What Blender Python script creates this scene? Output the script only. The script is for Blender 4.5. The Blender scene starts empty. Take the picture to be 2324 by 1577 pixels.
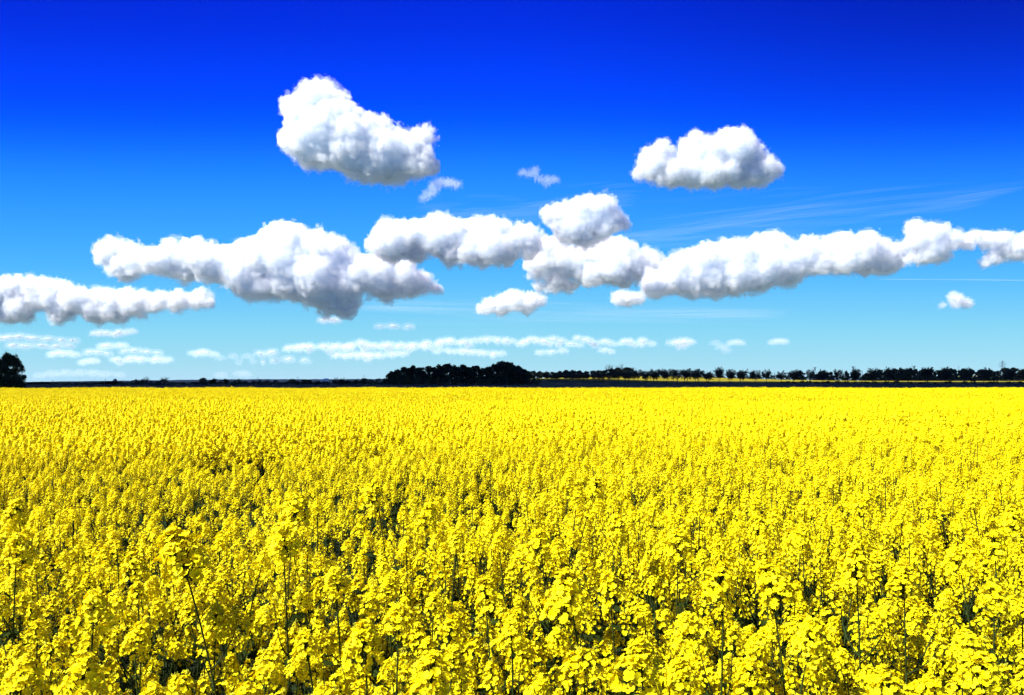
import bpy, bmesh, math, random
import numpy as np
from mathutils import Vector, Matrix, Euler

# ------------------------------------------------------------------ camera, sky, sun, exposure
sc = bpy.context.scene
C = sc.collection
CAMZ, FPX, U0, V0 = 2.4, 1807.0, 1162.0, 868.0      # picture measured in a 2324 x 1577 frame
cam_d = bpy.data.cameras.new('camera')
cam = bpy.data.objects.new('camera', cam_d); C.objects.link(cam)
cam.location = (0, 0, CAMZ); cam.rotation_euler = (math.pi / 2, 0, 0)
cam_d.sensor_width = 36; cam_d.lens = 36 * FPX / 2324; cam_d.shift_y = 79.5 / 2324
cam_d.clip_start = 0.1; cam_d.clip_end = 120000
sc.camera = cam
SUN_EL, SUN_AZ = math.radians(50), math.radians(-112)  # azimuth from +Y, negative = to the left
S = Vector((math.cos(SUN_EL) * math.sin(SUN_AZ), math.cos(SUN_EL) * math.cos(SUN_AZ), math.sin(SUN_EL)))
sun_d = bpy.data.lights.new('sun', 'SUN'); sun_d.energy = 4.6; sun_d.angle = math.radians(0.53)
sun_d.color = (1.0, 0.96, 0.9)
sun = bpy.data.objects.new('sun', sun_d); C.objects.link(sun)
sun.rotation_euler = S.to_track_quat('Z', 'Y').to_euler(); sun.location = (-50, 10, 60)

world = bpy.data.worlds.new('World'); sc.world = world; world.use_nodes = True
nt = world.node_tree; N = nt.nodes; L = nt.links
bg = N['Background']
tc = N.new('ShaderNodeTexCoord'); sx = N.new('ShaderNodeSeparateXYZ'); L.new(tc.outputs['Generated'], sx.inputs[0])
def wmath(op, a, b=None, clamp=False):
    m = N.new('ShaderNodeMath'); m.operation = op; m.use_clamp = clamp
    for i, v in enumerate((a, b)):
        if v is None: continue
        if isinstance(v, (int, float)): m.inputs[i].default_value = v
        else: L.new(v, m.inputs[i])
    return m.outputs[0]
zz = wmath('MULTIPLY', wmath('MULTIPLY', sx.outputs['Z'], wmath('ADD', wmath('MULTIPLY', wmath('MULTIPLY', sx.outputs['X'], sx.outputs['X']), .6), 1.0)), 1 / 0.6, True)
ramp = N.new('ShaderNodeValToRGB'); L.new(zz, ramp.inputs[0])
stops = [(0, (.44, .69, .80)), (.01, (.38, .67, .80)), (.06, (.25, .64, .82)), (.147, (.065, .42, .92)),
         (.253, (.014, .235, 1.0)), (.324, (0, .070, 1.05)), (.43, (0, .020, .66)), (.59, (0, .012, .40))]
fz = np.linspace(0, .6, 601); fc = np.stack([np.interp(fz, [p for p, c in stops], [c[i] ** .5 for p, c in stops]) for i in range(3)], 1)
kz = np.hanning(91); kz /= kz.sum(); fc = np.stack([np.convolve(np.pad(fc[:, i], 45, 'reflect', reflect_type='odd'), kz, 'valid') for i in range(3)], 1).clip(0) ** 2
el = ramp.color_ramp.elements
while len(el) < 26: el.new(0.5)
for i, e in enumerate(el): e.position = i / 25
for i, e in enumerate(el): e.color = (*fc[i * 24], 1)
mr = N.new('ShaderNodeMapRange'); mr.interpolation_type = 'SMOOTHSTEP'; L.new(sx.outputs['X'], mr.inputs[0])
mr.inputs[1].default_value = -0.05; mr.inputs[2].default_value = 0.65
mz = N.new('ShaderNodeMapRange'); mz.interpolation_type = 'SMOOTHSTEP'; L.new(sx.outputs['Z'], mz.inputs[0])
mz.inputs[1].default_value = 0.12; mz.inputs[2].default_value = 0.5
dark = wmath('SUBTRACT', 1.0, wmath('MULTIPLY', wmath('MULTIPLY', mr.outputs[0], mz.outputs[0]), 0.5))
vm = N.new('ShaderNodeVectorMath'); vm.operation = 'SCALE'; L.new(ramp.outputs[0], vm.inputs[0]); L.new(dark, vm.inputs['Scale'])
sky = N.new('ShaderNodeTexSky'); sky.sky_type = 'NISHITA'; sky.sun_disc = False
sky.sun_elevation = SUN_EL; sky.sun_rotation = SUN_AZ; sky.air_density = 1.0; sky.dust_density = 0.3
L.new(vm.outputs[0], bg.inputs[0]); bg.inputs[1].default_value = 0.46
bg2 = N.new('ShaderNodeBackground'); L.new(sky.outputs[0], bg2.inputs[0]); bg2.inputs[1].default_value = 0.0002
ad = N.new('ShaderNodeAddShader'); L.new(bg.outputs[0], ad.inputs[0]); L.new(bg2.outputs[0], ad.inputs[1])
L.new(ad.outputs[0], N['World Output'].inputs[0])

sc.view_settings.view_transform = 'Standard'; sc.view_settings.look = 'None'
sc.view_settings.exposure = 1.3; sc.view_settings.gamma = 1.0
cy = sc.cycles
cy.max_bounces = 8; cy.diffuse_bounces = 2; cy.glossy_bounces = 2; cy.transmission_bounces = 4
cy.transparent_max_bounces = 64; cy.volume_bounces = 6; cy.sample_clamp_indirect = 6
cy.use_denoising = True; cy.caustics_reflective = False; cy.caustics_refractive = False

R = np.random.RandomState(11)
rnd = random.Random(5)
def P(u, v, Y): return Vector(((u - U0) / FPX * Y, Y, CAMZ + (V0 - v) / FPX * Y))

# ------------------------------------------------------------------ helpers
def tag(o, label=None, cat=None, group=None, kind=None):
    for k, v in (('label', label), ('category', cat), ('group', group), ('kind', kind)):
        if v: o[k] = v
    return o
def link(o, parent=None):
    C.objects.link(o)
    if parent is not None: o.parent = parent
    return o
def empty(name, loc=(0, 0, 0)):
    o = bpy.data.objects.new(name, None); o.empty_display_size = 0.1; C.objects.link(o); o.location = loc
    return o
class G:
    """collects polygons, then becomes one mesh"""
    def __init__(s): s.V = []; s.L = []; s.n = []; s.m = []; s.nv = 0
    def add(s, V, F, m=0):
        V = np.asarray(V, float).reshape(-1, 3); F = np.asarray(F)
        if len(F) == 0: return
        s.V.append(V); s.L.append((F + s.nv).ravel()); s.n.append(np.full(len(F), F.shape[1])); s.m.append(np.full(len(F), m)); s.nv += len(V)
    def merge(s, g, M3=None, loc=(0, 0, 0), sc_=1.0):
        for V, Lp, n, m in g.chunks():
            V2 = V * sc_
            if M3 is not None: V2 = V2 @ np.asarray(M3).T
            s.V.append(V2 + np.asarray(loc)); s.L.append(Lp + s.nv); s.n.append(n); s.m.append(m); s.nv += len(V)
    def chunks(s):
        if not s.V: return []
        return [(np.concatenate(s.V), np.concatenate(s.L), np.concatenate(s.n), np.concatenate(s.m))]
    def mesh(s, name, mats, smooth=True):
        V, Lp, n, m = s.chunks()[0]
        me = bpy.data.meshes.new(name)
        me.vertices.add(len(V)); me.vertices.foreach_set('co', V.astype('f').ravel())
        me.loops.add(len(Lp)); me.loops.foreach_set('vertex_index', Lp.astype('i'))
        me.polygons.add(len(n)); st = np.concatenate(([0], np.cumsum(n)[:-1]))
        me.polygons.foreach_set('loop_start', st.astype('i')); me.polygons.foreach_set('loop_total', n.astype('i'))
        for mt in mats: me.materials.append(mt)
        me.polygons.foreach_set('material_index', m.astype('i'))
        me.polygons.foreach_set('use_smooth', np.full(len(n), smooth))
        me.update(calc_edges=True); me.validate()
        return me
    def obj(s, name, mats, parent=None, smooth=True):
        return link(bpy.data.objects.new(name, s.mesh(name, mats, smooth)), parent)
def frame(d, up=(0, 0, 1)):
    """orthonormal frames (N,3,3) with local z along d, columns x,y,z"""
    d = d / np.linalg.norm(d, axis=1, keepdims=True)
    a = np.where(np.abs(d[:, 2:3]) > 0.95, np.array([[1., 0, 0]]), np.array([up], float))
    x = np.cross(a, d); x /= np.linalg.norm(x, axis=1, keepdims=True)
    return np.stack([x, np.cross(d, x), d], axis=2)
def rotz(a):
    z = np.zeros_like(a); o = np.ones_like(a)
    return np.stack([np.stack([np.cos(a), -np.sin(a), z], 1), np.stack([np.sin(a), np.cos(a), z], 1), np.stack([z, z, o], 1)], 1)
def roty(a):
    z = np.zeros_like(a); o = np.ones_like(a)
    return np.stack([np.stack([np.cos(a), z, np.sin(a)], 1), np.stack([z, o, z], 1), np.stack([-np.sin(a), z, np.cos(a)], 1)], 1)
def scatter(g, T, F, M, loc, m=0):
    n = len(loc); V = np.einsum('nij,kj->nki', M, T) + loc[:, None, :]
    k = len(T)
    for Fk in F:
        Fk = np.asarray(Fk); g.add(np.zeros((0, 3)), np.zeros((0, 3), int))
    base = g.nv; g.V.append(V.reshape(-1, 3)); g.nv += n * k
    for Fk in F:
        Fk = np.asarray(Fk); A = (np.arange(n)[:, None, None] * k + Fk[None]) + base
        g.L.append(A.ravel()); g.n.append(np.full(n * len(Fk), Fk.shape[1])); g.m.append(np.full(n * len(Fk), m))
def tube(g, pts, r, k=5, m=0, cap=True):
    pts = np.asarray(pts, float); r = np.broadcast_to(np.asarray(r, float), (len(pts),))
    d = np.gradient(pts, axis=0); Fm = frame(d)
    a = np.arange(k) / k * 2 * np.pi
    ring = np.stack([np.cos(a), np.sin(a), 0 * a], 1)
    V = np.einsum('nij,kj->nki', Fm, ring) * r[:, None, None] + pts[:, None, :]
    n = len(pts); i = np.arange(n - 1)[:, None] * k; j = np.arange(k)[None]; j2 = (j + 1) % k
    Q = np.stack([i + j, i + j2, i + k + j2, i + k + j], 2).reshape(-1, 4)
    g.add(V.reshape(-1, 3), Q, m)
def box(g, c, s, m=0, rz=0.0):
    c = np.asarray(c, float); s = np.asarray(s, float) / 2
    V = np.array([[x, y, z] for x in (-1, 1) for y in (-1, 1) for z in (-1, 1)]) * s
    if rz: V = V @ rotz(np.array([rz]))[0].T
    g.add(V + c, [[0, 1, 3, 2], [4, 6, 7, 5], [0, 4, 5, 1], [2, 3, 7, 6], [0, 2, 6, 4], [1, 5, 7, 3]], m)

# ------------------------------------------------------------------ materials
def mat(name):
    m = bpy.data.materials.new(name); m.use_nodes = True
    return m, m.node_tree.nodes, m.node_tree.links, m.node_tree.nodes['Principled BSDF']
def simple(name, col, rough=0.8, spec=0.2, var=0.25, scale=3.0, island=False):
    m, n, l, p = mat(name)
    p.inputs['Roughness'].default_value = rough; p.inputs['Specular IOR Level'].default_value = spec
    if island:
        src = n.new('ShaderNodeNewGeometry').outputs['Random Per Island']
    else:
        t = n.new('ShaderNodeTexNoise'); t.inputs['Scale'].default_value = scale; t.inputs['Detail'].default_value = 6
        c = n.new('ShaderNodeTexCoord'); l.new(c.outputs['Object'], t.inputs['Vector']); src = t.outputs['Fac']
    r = n.new('ShaderNodeValToRGB'); l.new(src, r.inputs[0])
    a, b = r.color_ramp.elements
    a.position, b.position = (0, 1) if island else (.3, .7)
    a.color = (*[x * (1 - var) for x in col], 1); b.color = (*[min(1, x * (1 + var)) for x in col], 1)
    l.new(r.outputs[0], p.inputs['Base Color'])
    return m
def leafy(name, c0, c1, trans=0.3, tcol=None, rough=0.55, spec=0.25):
    """thin petals and leaves: every loose petal its own tint, lets light through"""
    m, n, l, p = mat(name)
    g = n.new('ShaderNodeNewGeometry'); r = n.new('ShaderNodeValToRGB'); l.new(g.outputs['Random Per Island'], r.inputs[0])
    r.color_ramp.elements[0].color = (*c0, 1); r.color_ramp.elements[1].color = (*c1, 1)
    l.new(r.outputs[0], p.inputs['Base Color'])
    p.inputs['Roughness'].default_value = rough; p.inputs['Specular IOR Level'].default_value = spec
    t = n.new('ShaderNodeBsdfTranslucent')
    if tcol is None: l.new(r.outputs[0], t.inputs[0])
    else: t.inputs[0].default_value = (*tcol, 1)
    mx = n.new('ShaderNodeMixShader'); mx.inputs[0].default_value = trans
    l.new(p.outputs[0], mx.inputs[1]); l.new(t.outputs[0], mx.inputs[2])
    l.new(mx.outputs[0], n['Material Output'].inputs[0])
    return m
M_petal = leafy('petal', (.86, .76, .001), (.94, .88, .009), 0.22, (.92, .54, .001), 0.6, 0.09)
M_bud = leafy('bud', (.42, .45, .02), (.62, .60, .03), 0.1)
M_stem = simple('stem', (.026, .044, .008), 0.65, 0.12, 0.45, 25)
M_leaf = leafy('crop_leaf', (.014, .026, .004), (.030, .048, .006), 0.15, None, .7, .05)
M_bark = simple('bark', (.045, .038, .03), 0.9, 0.1, 0.4, 6)
M_crown = leafy('dark_foliage', (.014, .024, .010), (.036, .048, .018), 0.2, None, 0.7, 0.1)
M_crown_olive = leafy('olive_foliage', (.03, .042, .014), (.075, .085, .025), 0.25, None, 0.7, 0.1)
M_crown_bud = leafy('budding_foliage', (.04, .04, .02), (.075, .07, .03), 0.2, None, 0.7, 0.1)

def ground_mat():
    m, n, l, p = mat('ground_soil_and_crops')
    c = n.new('ShaderNodeTexCoord')
    t = n.new('ShaderNodeTexNoise'); t.inputs['Scale'].default_value = 0.03; t.inputs['Detail'].default_value = 10
    l.new(c.outputs['Object'], t.inputs['Vector'])
    r = n.new('ShaderNodeValToRGB'); l.new(t.outputs[0], r.inputs[0])
    r.color_ramp.elements[0].position = .35; r.color_ramp.elements[0].color = (.012, .020, .008, 1)
    r.color_ramp.elements[1].position = .7; r.color_ramp.elements[1].color = (.024, .036, .012, 1)
    vo = n.new('ShaderNodeTexVoronoi'); vo.inputs['Scale'].default_value = .004; l.new(c.outputs['Object'], vo.inputs['Vector'])
    r2 = n.new('ShaderNodeValToRGB'); sc3 = n.new('ShaderNodeSeparateXYZ'); l.new(vo.outputs['Color'], sc3.inputs[0]); l.new(sc3.outputs[0], r2.inputs[0])
    r2.color_ramp.elements[0].color = (.05, .07, .05, 1); r2.color_ramp.elements[1].color = (.11, .13, .11, 1)  # paler far fields, added to bounce light up onto the cloud bases
    so = n.new('ShaderNodeSeparateXYZ'); l.new(c.outputs['Object'], so.inputs[0])
    mp = n.new('ShaderNodeMapRange'); l.new(so.outputs[1], mp.inputs[0]); mp.inputs[1].default_value = 2300; mp.inputs[2].default_value = 2320
    mc = n.new('ShaderNodeMixRGB'); l.new(mp.outputs[0], mc.inputs[0]); l.new(r.outputs[0], mc.inputs[1]); l.new(r2.outputs[0], mc.inputs[2])
    l.new(mc.outputs[0], p.inputs['Base Color']); p.inputs['Roughness'].default_value = 0.95; p.inputs['Specular IOR Level'].default_value = 0.05
    b = n.new('ShaderNodeBump'); b.inputs['Strength'].default_value = 0.6; t2 = n.new('ShaderNodeTexNoise'); t2.inputs['Scale'].default_value = 2.0
    l.new(c.outputs['Object'], t2.inputs['Vector']); l.new(t2.outputs[0], b.inputs['Height']); l.new(b.outputs[0], p.inputs['Normal'])
    return m
M_ground = ground_mat()

# ------------------------------------------------------------------ ground
def sstep(a, b, x):
    t = np.clip((np.asarray(x, float) - a) / (b - a), 0, 1); return t * t * (3 - 2 * t)
def gz(x, y):
    x = np.asarray(x, float); y = np.asarray(y, float)
    u = x / np.maximum(y, 1) * FPX + U0
    z = 1.9 * sstep(146, 430, y) + 0.9 * sstep(430, 700, y)
    z = z + 4.6 * np.exp(-((u - 1450) / 300.) ** 2) * sstep(560, 760, y) * (1 - .6 * sstep(900, 1600, y))
    z = z + 12.0 * sstep(1850, 2150, u) * sstep(800, 1500, y) * (1 - sstep(2600, 5000, y))
    return z - 2.0 * sstep(2500, 9000, y)
def build_ground():
    ys = np.concatenate([[-60, -20, -5], np.linspace(0, 140, 15)[1:], np.linspace(146, 900, 60), np.geomspace(950, 14000, 34)])
    t = np.linspace(-1, 1, 81)
    V = []
    for y in ys:
        w = 60 + max(y, 0) * 1.1
        x = t * w; V.append(np.stack([x, np.full_like(x, y), gz(x, np.full_like(x, y))], 1))
    V = np.concatenate(V); nx = len(t)
    i = np.arange(len(ys) - 1)[:, None] * nx; j = np.arange(nx - 1)[None]
    Q = np.stack([i + j, i + j + 1, i + nx + j + 1, i + nx + j], 2).reshape(-1, 4)
    g = G(); g.add(V, Q); o = g.obj('ground', [M_ground]); tag(o, kind='structure')
build_ground()
def sheet(name, pts_fn, ys, ts, material, lift, noise, kind=None, skirt=True):
    """field laid over the ground: pts_fn(t, s) -> x, y ; raised by lift with an uneven top"""
    g = G(); nx = len(ts); V = []
    for s_ in ys:
        x, y = pts_fn(ts, s_)
        e = np.where((ts <= ts[0]) | (ts >= ts[-1]) | (s_ <= ys[0]) | (s_ >= ys[-1]), 0.02, 1.0)
        V.append(np.stack([x, y, gz(x, y) + lift * e + noise * e * (R.rand(nx) - .5)], 1))
    V = np.concatenate(V); i = np.arange(len(ys) - 1)[:, None] * nx; j = np.arange(nx - 1)[None]
    g.add(V, np.stack([i + j, i + j + 1, i + nx + j + 1, i + nx + j], 2).reshape(-1, 4))
    o = g.obj(name, [material]); tag(o, kind=kind); return o

# hills far away
def build_hills():
    m = simple('hill_haze_navy', (.004, .009, .020), 0.95, 0.05, 0.4, 0.01)  # shade and the blue of distance put into the base colour
    us = np.linspace(-250, 1500, 240); prof_u = [-250, 60, 110, 200, 330, 480, 600, 700, 800, 900, 1100, 1300, 1500]
    prof_v = [866, 867, 866, 864.8, 863.2, 861.3, 860.2, 860.6, 860.0, 859.6, 861, 865, 868]
    top = np.interp(us, prof_u, prof_v) + 0.35 * np.cumsum(R.randn(len(us))) * 0.3
    top = top - np.interp(us, us[::12], (top - np.interp(us, prof_u, prof_v))[::12]) * .9 + R.randn(len(us)) * .18
    Y0, D = 4600., 1500.
    rows = []
    for f, dy in ((0, -700), (.55, -350), (.9, -80), (1, 0), (.8, 500), (0, 1500)):
        y = Y0 + dy; x = (us - U0) / FPX * Y0
        ztop = CAMZ + (V0 - top) / FPX * Y0; z0 = -3.0
        rows.append(np.stack([x, np.full_like(x, y) + R.randn(len(us)) * 20, z0 + (ztop - z0) * f + (R.randn(len(us)) * .6 if 0 < f < 1 else 0)], 1))
    V = np.concatenate(rows); nx = len(us); i = np.arange(len(rows) - 1)[:, None] * nx; j = np.arange(nx - 1)[None]
    g = G(); g.add(V, np.stack([i + j, i + j + 1, i + nx + j + 1, i + nx + j], 2).reshape(-1, 4))
    tag(g.obj('hills', [m]), kind='structure')
build_hills()

# ------------------------------------------------------------------ rapeseed
# petal shapes
PET = np.array([[.06, 0, 0], [.50, -.44, .12], [.55, 0, .03], [.50, .44, .12], [.88, -.42, .10], [1.04, 0, .0], [.88, .42, .10]])
PET_T = [[0, 1, 2], [0, 2, 3]]; PET_Q = [[1, 4, 5, 2], [2, 5, 6, 3]]
PET1 = np.array([[.05, 0, 0], [.62, -.46, .10], [1.02, 0, .02], [.62, .46, .10]]); PET1_Q = [[0, 1, 2, 3]]
def head(n, rs, lod=0, R0=0.0118, hgt=0.085, wid=0.034):
    """a raceme: dome of open four-petalled flowers round a knot of buds"""
    g = G()
    t = (np.arange(n) + rs.rand(n) * .8) / n
    az = np.arange(n) * 2.39996 + rs.rand(n) * .5
    elv = np.radians(80 - 78 * t ** .65) + rs.randn(n) * .15
    d = np.stack([np.cos(elv) * np.cos(az), np.cos(elv) * np.sin(az), np.sin(elv)], 1)
    base = np.stack([0 * t, 0 * t, -t * hgt], 1)
    ped = wid * (.55 + .55 * t ** .6) * (1 + rs.randn(n) * .12)
    loc = base + d * ped[:, None]
    nd = d + np.array([0, 0, .35]) + rs.randn(n, 3) * .28
    Fm = frame(nd); r = R0 * (1 - .25 * (1 - t) ** 3) * (1 + rs.randn(n) * .1)
    if lod <= 1:
        T, F = (PET, [PET_T, PET_Q]) if lod == 0 else (PET1, [PET1_Q])
        Fm = np.repeat(Fm, 4, 0); lo = np.repeat(loc, 4, 0); rr = np.repeat(r, 4)
        a = np.tile(np.arange(4) * np.pi / 2, n) + np.repeat(rs.rand(n) * 6.28, 4) + rs.randn(4 * n) * .12
        tilt = -np.radians(18) + rs.randn(4 * n) * .22
        sw = 1 + rs.randn(4 * n) * .1
        M = Fm @ rotz(a) @ roty(tilt) * (rr * sw)[:, None, None]
        scatter(g, T, F, M, lo, 0)
    else:
        T = np.array([[-.85, -.85, .1], [.85, -.85, -.1], [.85, .85, .15], [-.85, .85, -.1]])
        M = Fm @ rotz(rs.rand(n) * 6.28) * (r * 1.1)[:, None, None]
        scatter(g, T, [[[0, 1, 2, 3]]], M, loc, 0)
    if lod == 0:
        for i in range(0, n, 1):      # pedicels
            tube(g, [base[i] - np.array([0, 0, .012]), base[i] + d[i] * ped[i] * .6 + np.array([0, 0, -.004]), loc[i]], [.0011, .0009, .0007], 3, 2)
    if lod <= 1:
        nb = 14 if lod == 0 else 5    # buds
        q = rs.randn(nb, 3) * .006; q[:, 2] = np.abs(q[:, 2]) * 1.2 + .012
        T = np.array([[0, 0, .0075], [.0026, 0, 0], [0, .0026, 0], [-.0026, 0, 0], [0, -.0026, 0], [0, 0, -.004]])
        F = [[[0, 1, 2], [0, 2, 3], [0, 3, 4], [0, 4, 1], [5, 2, 1], [5, 3, 2], [5, 4, 3], [5, 1, 4]]]
        scatter(g, T, F, frame(q + np.array([0, 0, .03])), q, 1)
    return g
def curve_pts(h, rs, bend, n=9):
    t = np.linspace(0, 1, n); a = rs.rand() * 6.28; b = rs.rand() * 6.28
    off = bend * t ** 2.2
    w = .016 * np.sin(t * (4 + 3 * rs.rand()) + rs.rand() * 6) * t
    return np.stack([off * math.cos(a) + w * math.cos(b), off * math.sin(a) + w * math.sin(b), h * t], 1)
def pods(g, pts, rs, n, lo, hi, k=3):
    """bare flower stalks and thin young pods standing off the stem"""
    h = np.cumsum(np.concatenate([[0], np.linalg.norm(np.diff(pts, axis=0), axis=1)])); h /= h[-1]
    for f in lo + (hi - lo) * rs.rand(n):
        p = np.array([np.interp(f, h, pts[:, i]) for i in range(3)])
        a = rs.rand() * 6.28; ln = .022 + .035 * rs.rand(); up = .25 + .6 * rs.rand()
        d = np.array([math.cos(a), math.sin(a), up]); d /= np.linalg.norm(d)
        q = p + d * ln; e = q + (d * .6 + np.array([0, 0, .5])) * ln * .7
        tube(g, [p, q, e], [.0009, .0008, .0012 if rs.rand() < .5 else .0006], k, 0)
STEM_H = 1.32
def stem(rs, bend, lod=0, h=STEM_H):
    g = G(); pts = curve_pts(h, rs, bend, 11 if lod == 0 else (6 if lod == 1 else 4))
    k = 6 if lod == 0 else 3
    tube(g, pts, np.linspace(.0068, .0030, len(pts)) * (1 if lod == 0 else 1.05 + .2 * lod), k, 0)
    if lod == 0: pods(g, pts, rs, 26, .70, .97)
    elif lod == 1: pods(g, pts, rs, 7, .75, .97)
    return g, pts
def branch(rs, ln, out, lod=0):
    t = np.linspace(0, 1, 6 if lod == 0 else 3)
    pts = np.stack([out * np.sin(t * 1.4) / math.sin(1.4), .02 * np.sin(t * 5 + rs.rand() * 6) * t, ln * t ** 1.25], 1)
    g = G(); tube(g, pts, np.linspace(.0040, .0022, len(t)) * (1 if lod == 0 else 1.2), 5 if lod == 0 else 3, 0)
    if lod == 0: pods(g, pts, rs, 9, .45, .95)
    return g, pts[-1]
def leaf(rs):
    g = G(); n = 6; t = np.linspace(0, 1, n); L_ = .16 + .08 * rs.rand()
    w = .055 * np.sin(np.pi * np.clip(t * .9 + .06, 0, 1)) ** .8 * (1 + .25 * np.sin(t * 17))
    x = L_ * t; z = .05 * t - .11 * t ** 2
    V = np.concatenate([np.stack([x, -w, z + .012], 1), np.stack([x, 0 * x, z], 1), np.stack([x, w, z + .012], 1)])
    i = np.arange(n - 1)
    F = np.concatenate([np.stack([i, i + 1, n + i + 1, n + i], 1), np.stack([n + i, n + i + 1, 2 * n + i + 1, 2 * n + i], 1)])
    g.add(V, F, 0); return g
def Rz(a): return rotz(np.array([a]))[0]
def tilt_to(v):
    z = Vector((0, 0, 1)); return np.array(z.rotation_difference(Vector(v)).to_matrix())

HM = [M_petal, M_bud, M_stem]
rs = np.random.RandomState(3)
BIG = [head(int(92 + 20 * rs.rand()), rs, 0, .0128, .092, .046).mesh('flower_head', HM) for _ in range(10)]
SMALL = [head(int(24 + 12 * rs.rand()), rs, 0, .0132, .09, .032).mesh('flower_head', HM) for _ in range(12)]
STEMS = []
for i in range(12):
    g, p = stem(rs, .03 + .16 * rs.rand() ** 1.5); STEMS.append((g.mesh('stem', [M_stem]), p))
g, p = stem(np.random.RandomState(40), .30); ARCH = (g.mesh('stem', [M_stem]), p)
BRS = []
for i in range(10):
    g, tip = branch(rs, .22 + .2 * rs.rand(), .09 + .09 * rs.rand()); BRS.append((g.mesh('side_branch', [M_stem]), tip))
LEAVES = [leaf(rs).mesh('leaf', [M_leaf]) for _ in range(4)]

def plant(x, y, ztop, hs, stemv=None, az=None, label=None, nbr=6, nod=False):
    """one near plant; its main flower head tops out at (x, y, ztop)"""
    me, pts = stemv or rnd.choice(STEMS)
    az = rnd.random() * 6.28 if az is None else az
    k = (ztop - .02) / STEM_H
    tip = Rz(az) @ (pts[-1] * np.array([1, 1, k]))
    root = empty('rapeseed_plant', (x - tip[0], y - tip[1], 0))
    tag(root, label or 'tall rapeseed plant in the nearest rows with yellow flower head above a thin dark stem', 'plant', 'rapeseed plants in the nearest rows')
    s_ = link(bpy.data.objects.new('stem', me), root); s_.scale = (1, 1, k); s_.rotation_euler.z = az
    d = Rz(az) @ ((pts[-1] - pts[-2]) * np.array([1, 1, k])); d = d / np.linalg.norm(d)
    if nod: d = d * np.array([.8, .8, .2]) + np.array([0, -.25, .8])
    h = link(bpy.data.objects.new('flower_head', rnd.choice(BIG)), root)
    h.location = tuple(tip); h.scale = (hs, hs, hs * rnd.uniform(.9, 1.1))
    h.rotation_euler = (Matrix(tilt_to(tuple(d + np.array([rnd.gauss(0, .15), rnd.gauss(0, .15), 0])))) @ Matrix.Rotation(rnd.random() * 6.28, 3, 'Z')).to_euler()
    a0 = rnd.random() * 6.28
    for b in range(nbr):
        f = rnd.uniform(.42, .70); zz_ = pts[:, 2] / STEM_H
        p0 = Rz(az) @ (np.array([np.interp(f, zz_, pts[:, i]) for i in range(3)]) * np.array([1, 1, k]))
        bm_, tp = rnd.choice(BRS); a = a0 + b * 2.4 + rnd.gauss(0, .3)
        br = link(bpy.data.objects.new('side_branch', bm_), root); br.location = tuple(p0); br.rotation_euler.z = a
        br.scale.z = rnd.uniform(.65, 1.15)
        fh = link(bpy.data.objects.new('flower_head', rnd.choice(SMALL)), br)
        q = rnd.uniform(.85, 1.15); fh.location = tuple(tp); fh.scale = (q, q, q / br.scale.z)
        fh.rotation_euler = (rnd.gauss(0, .25), rnd.gauss(.2, .25), rnd.random() * 6.28)
    for b in range(2):
        lf = link(bpy.data.objects.new('leaf', rnd.choice(LEAVES)), root)
        f = rnd.uniform(.4, .66); lf.location = tuple(Rz(az) @ (np.array([np.interp(f, zz_, pts[:, i]) for i in range(3)]) * np.array([1, 1, k])))
        lf.rotation_euler = (0, -rnd.uniform(.1, .8), rnd.random() * 6.28)
    return root

# standing-out flower heads: where they are in the frame and how wide they look
HEADS = [(670,1125,60),(850,1095,48),(190,1490,85),(215,1345,70),(830,1412,78),(985,1482,85),(1285,1305,85),(1455,1455,100),(1640,1283,75),
 (1742,1278,80),(1845,1412,75),(1940,1243,66),(1560,1395,78),(1540,1205,58),(2020,1530,90),(2230,1482,80),(2190,1432,66),(620,1472,60),
 (640,1195,66),(40,1135,45),(38,1215,60),(490,1375,60),(905,1372,60),(975,1145,45),(1225,1205,58),(1100,1313,60),(1400,1175,50),(1820,1195,46),
 (2050,1283,60),(2260,1322,60),(2300,1150,45),(1355,1085,38),(60,1492,75),(740,1560,82),(1180,1442,60),(1960,1125,42),(2170,1243,50),(2255,1205,50),
 (320,1412,55),(1030,1395,55),(560,1550,60),(1545,1492,70),(2110,1532,64),(345,1560,80),(1300,1480,62),(1700,1500,66),(1380,1300,55),(300,1255,52),(760,1290,52),(1720,1170,44)]
placed = []
W0 = 0.118
def solve(u, v, w):
    Ys = W0 * FPX / w; Yp = (CAMZ - 1.5) / max((v - V0) / FPX, .02)
    Y = math.sqrt(Ys * Yp); Y = min(max(Y, Ys * .72), Ys * 1.35)
    return Y, CAMZ - (v - V0) / FPX * Y, w / FPX * Y / W0
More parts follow.
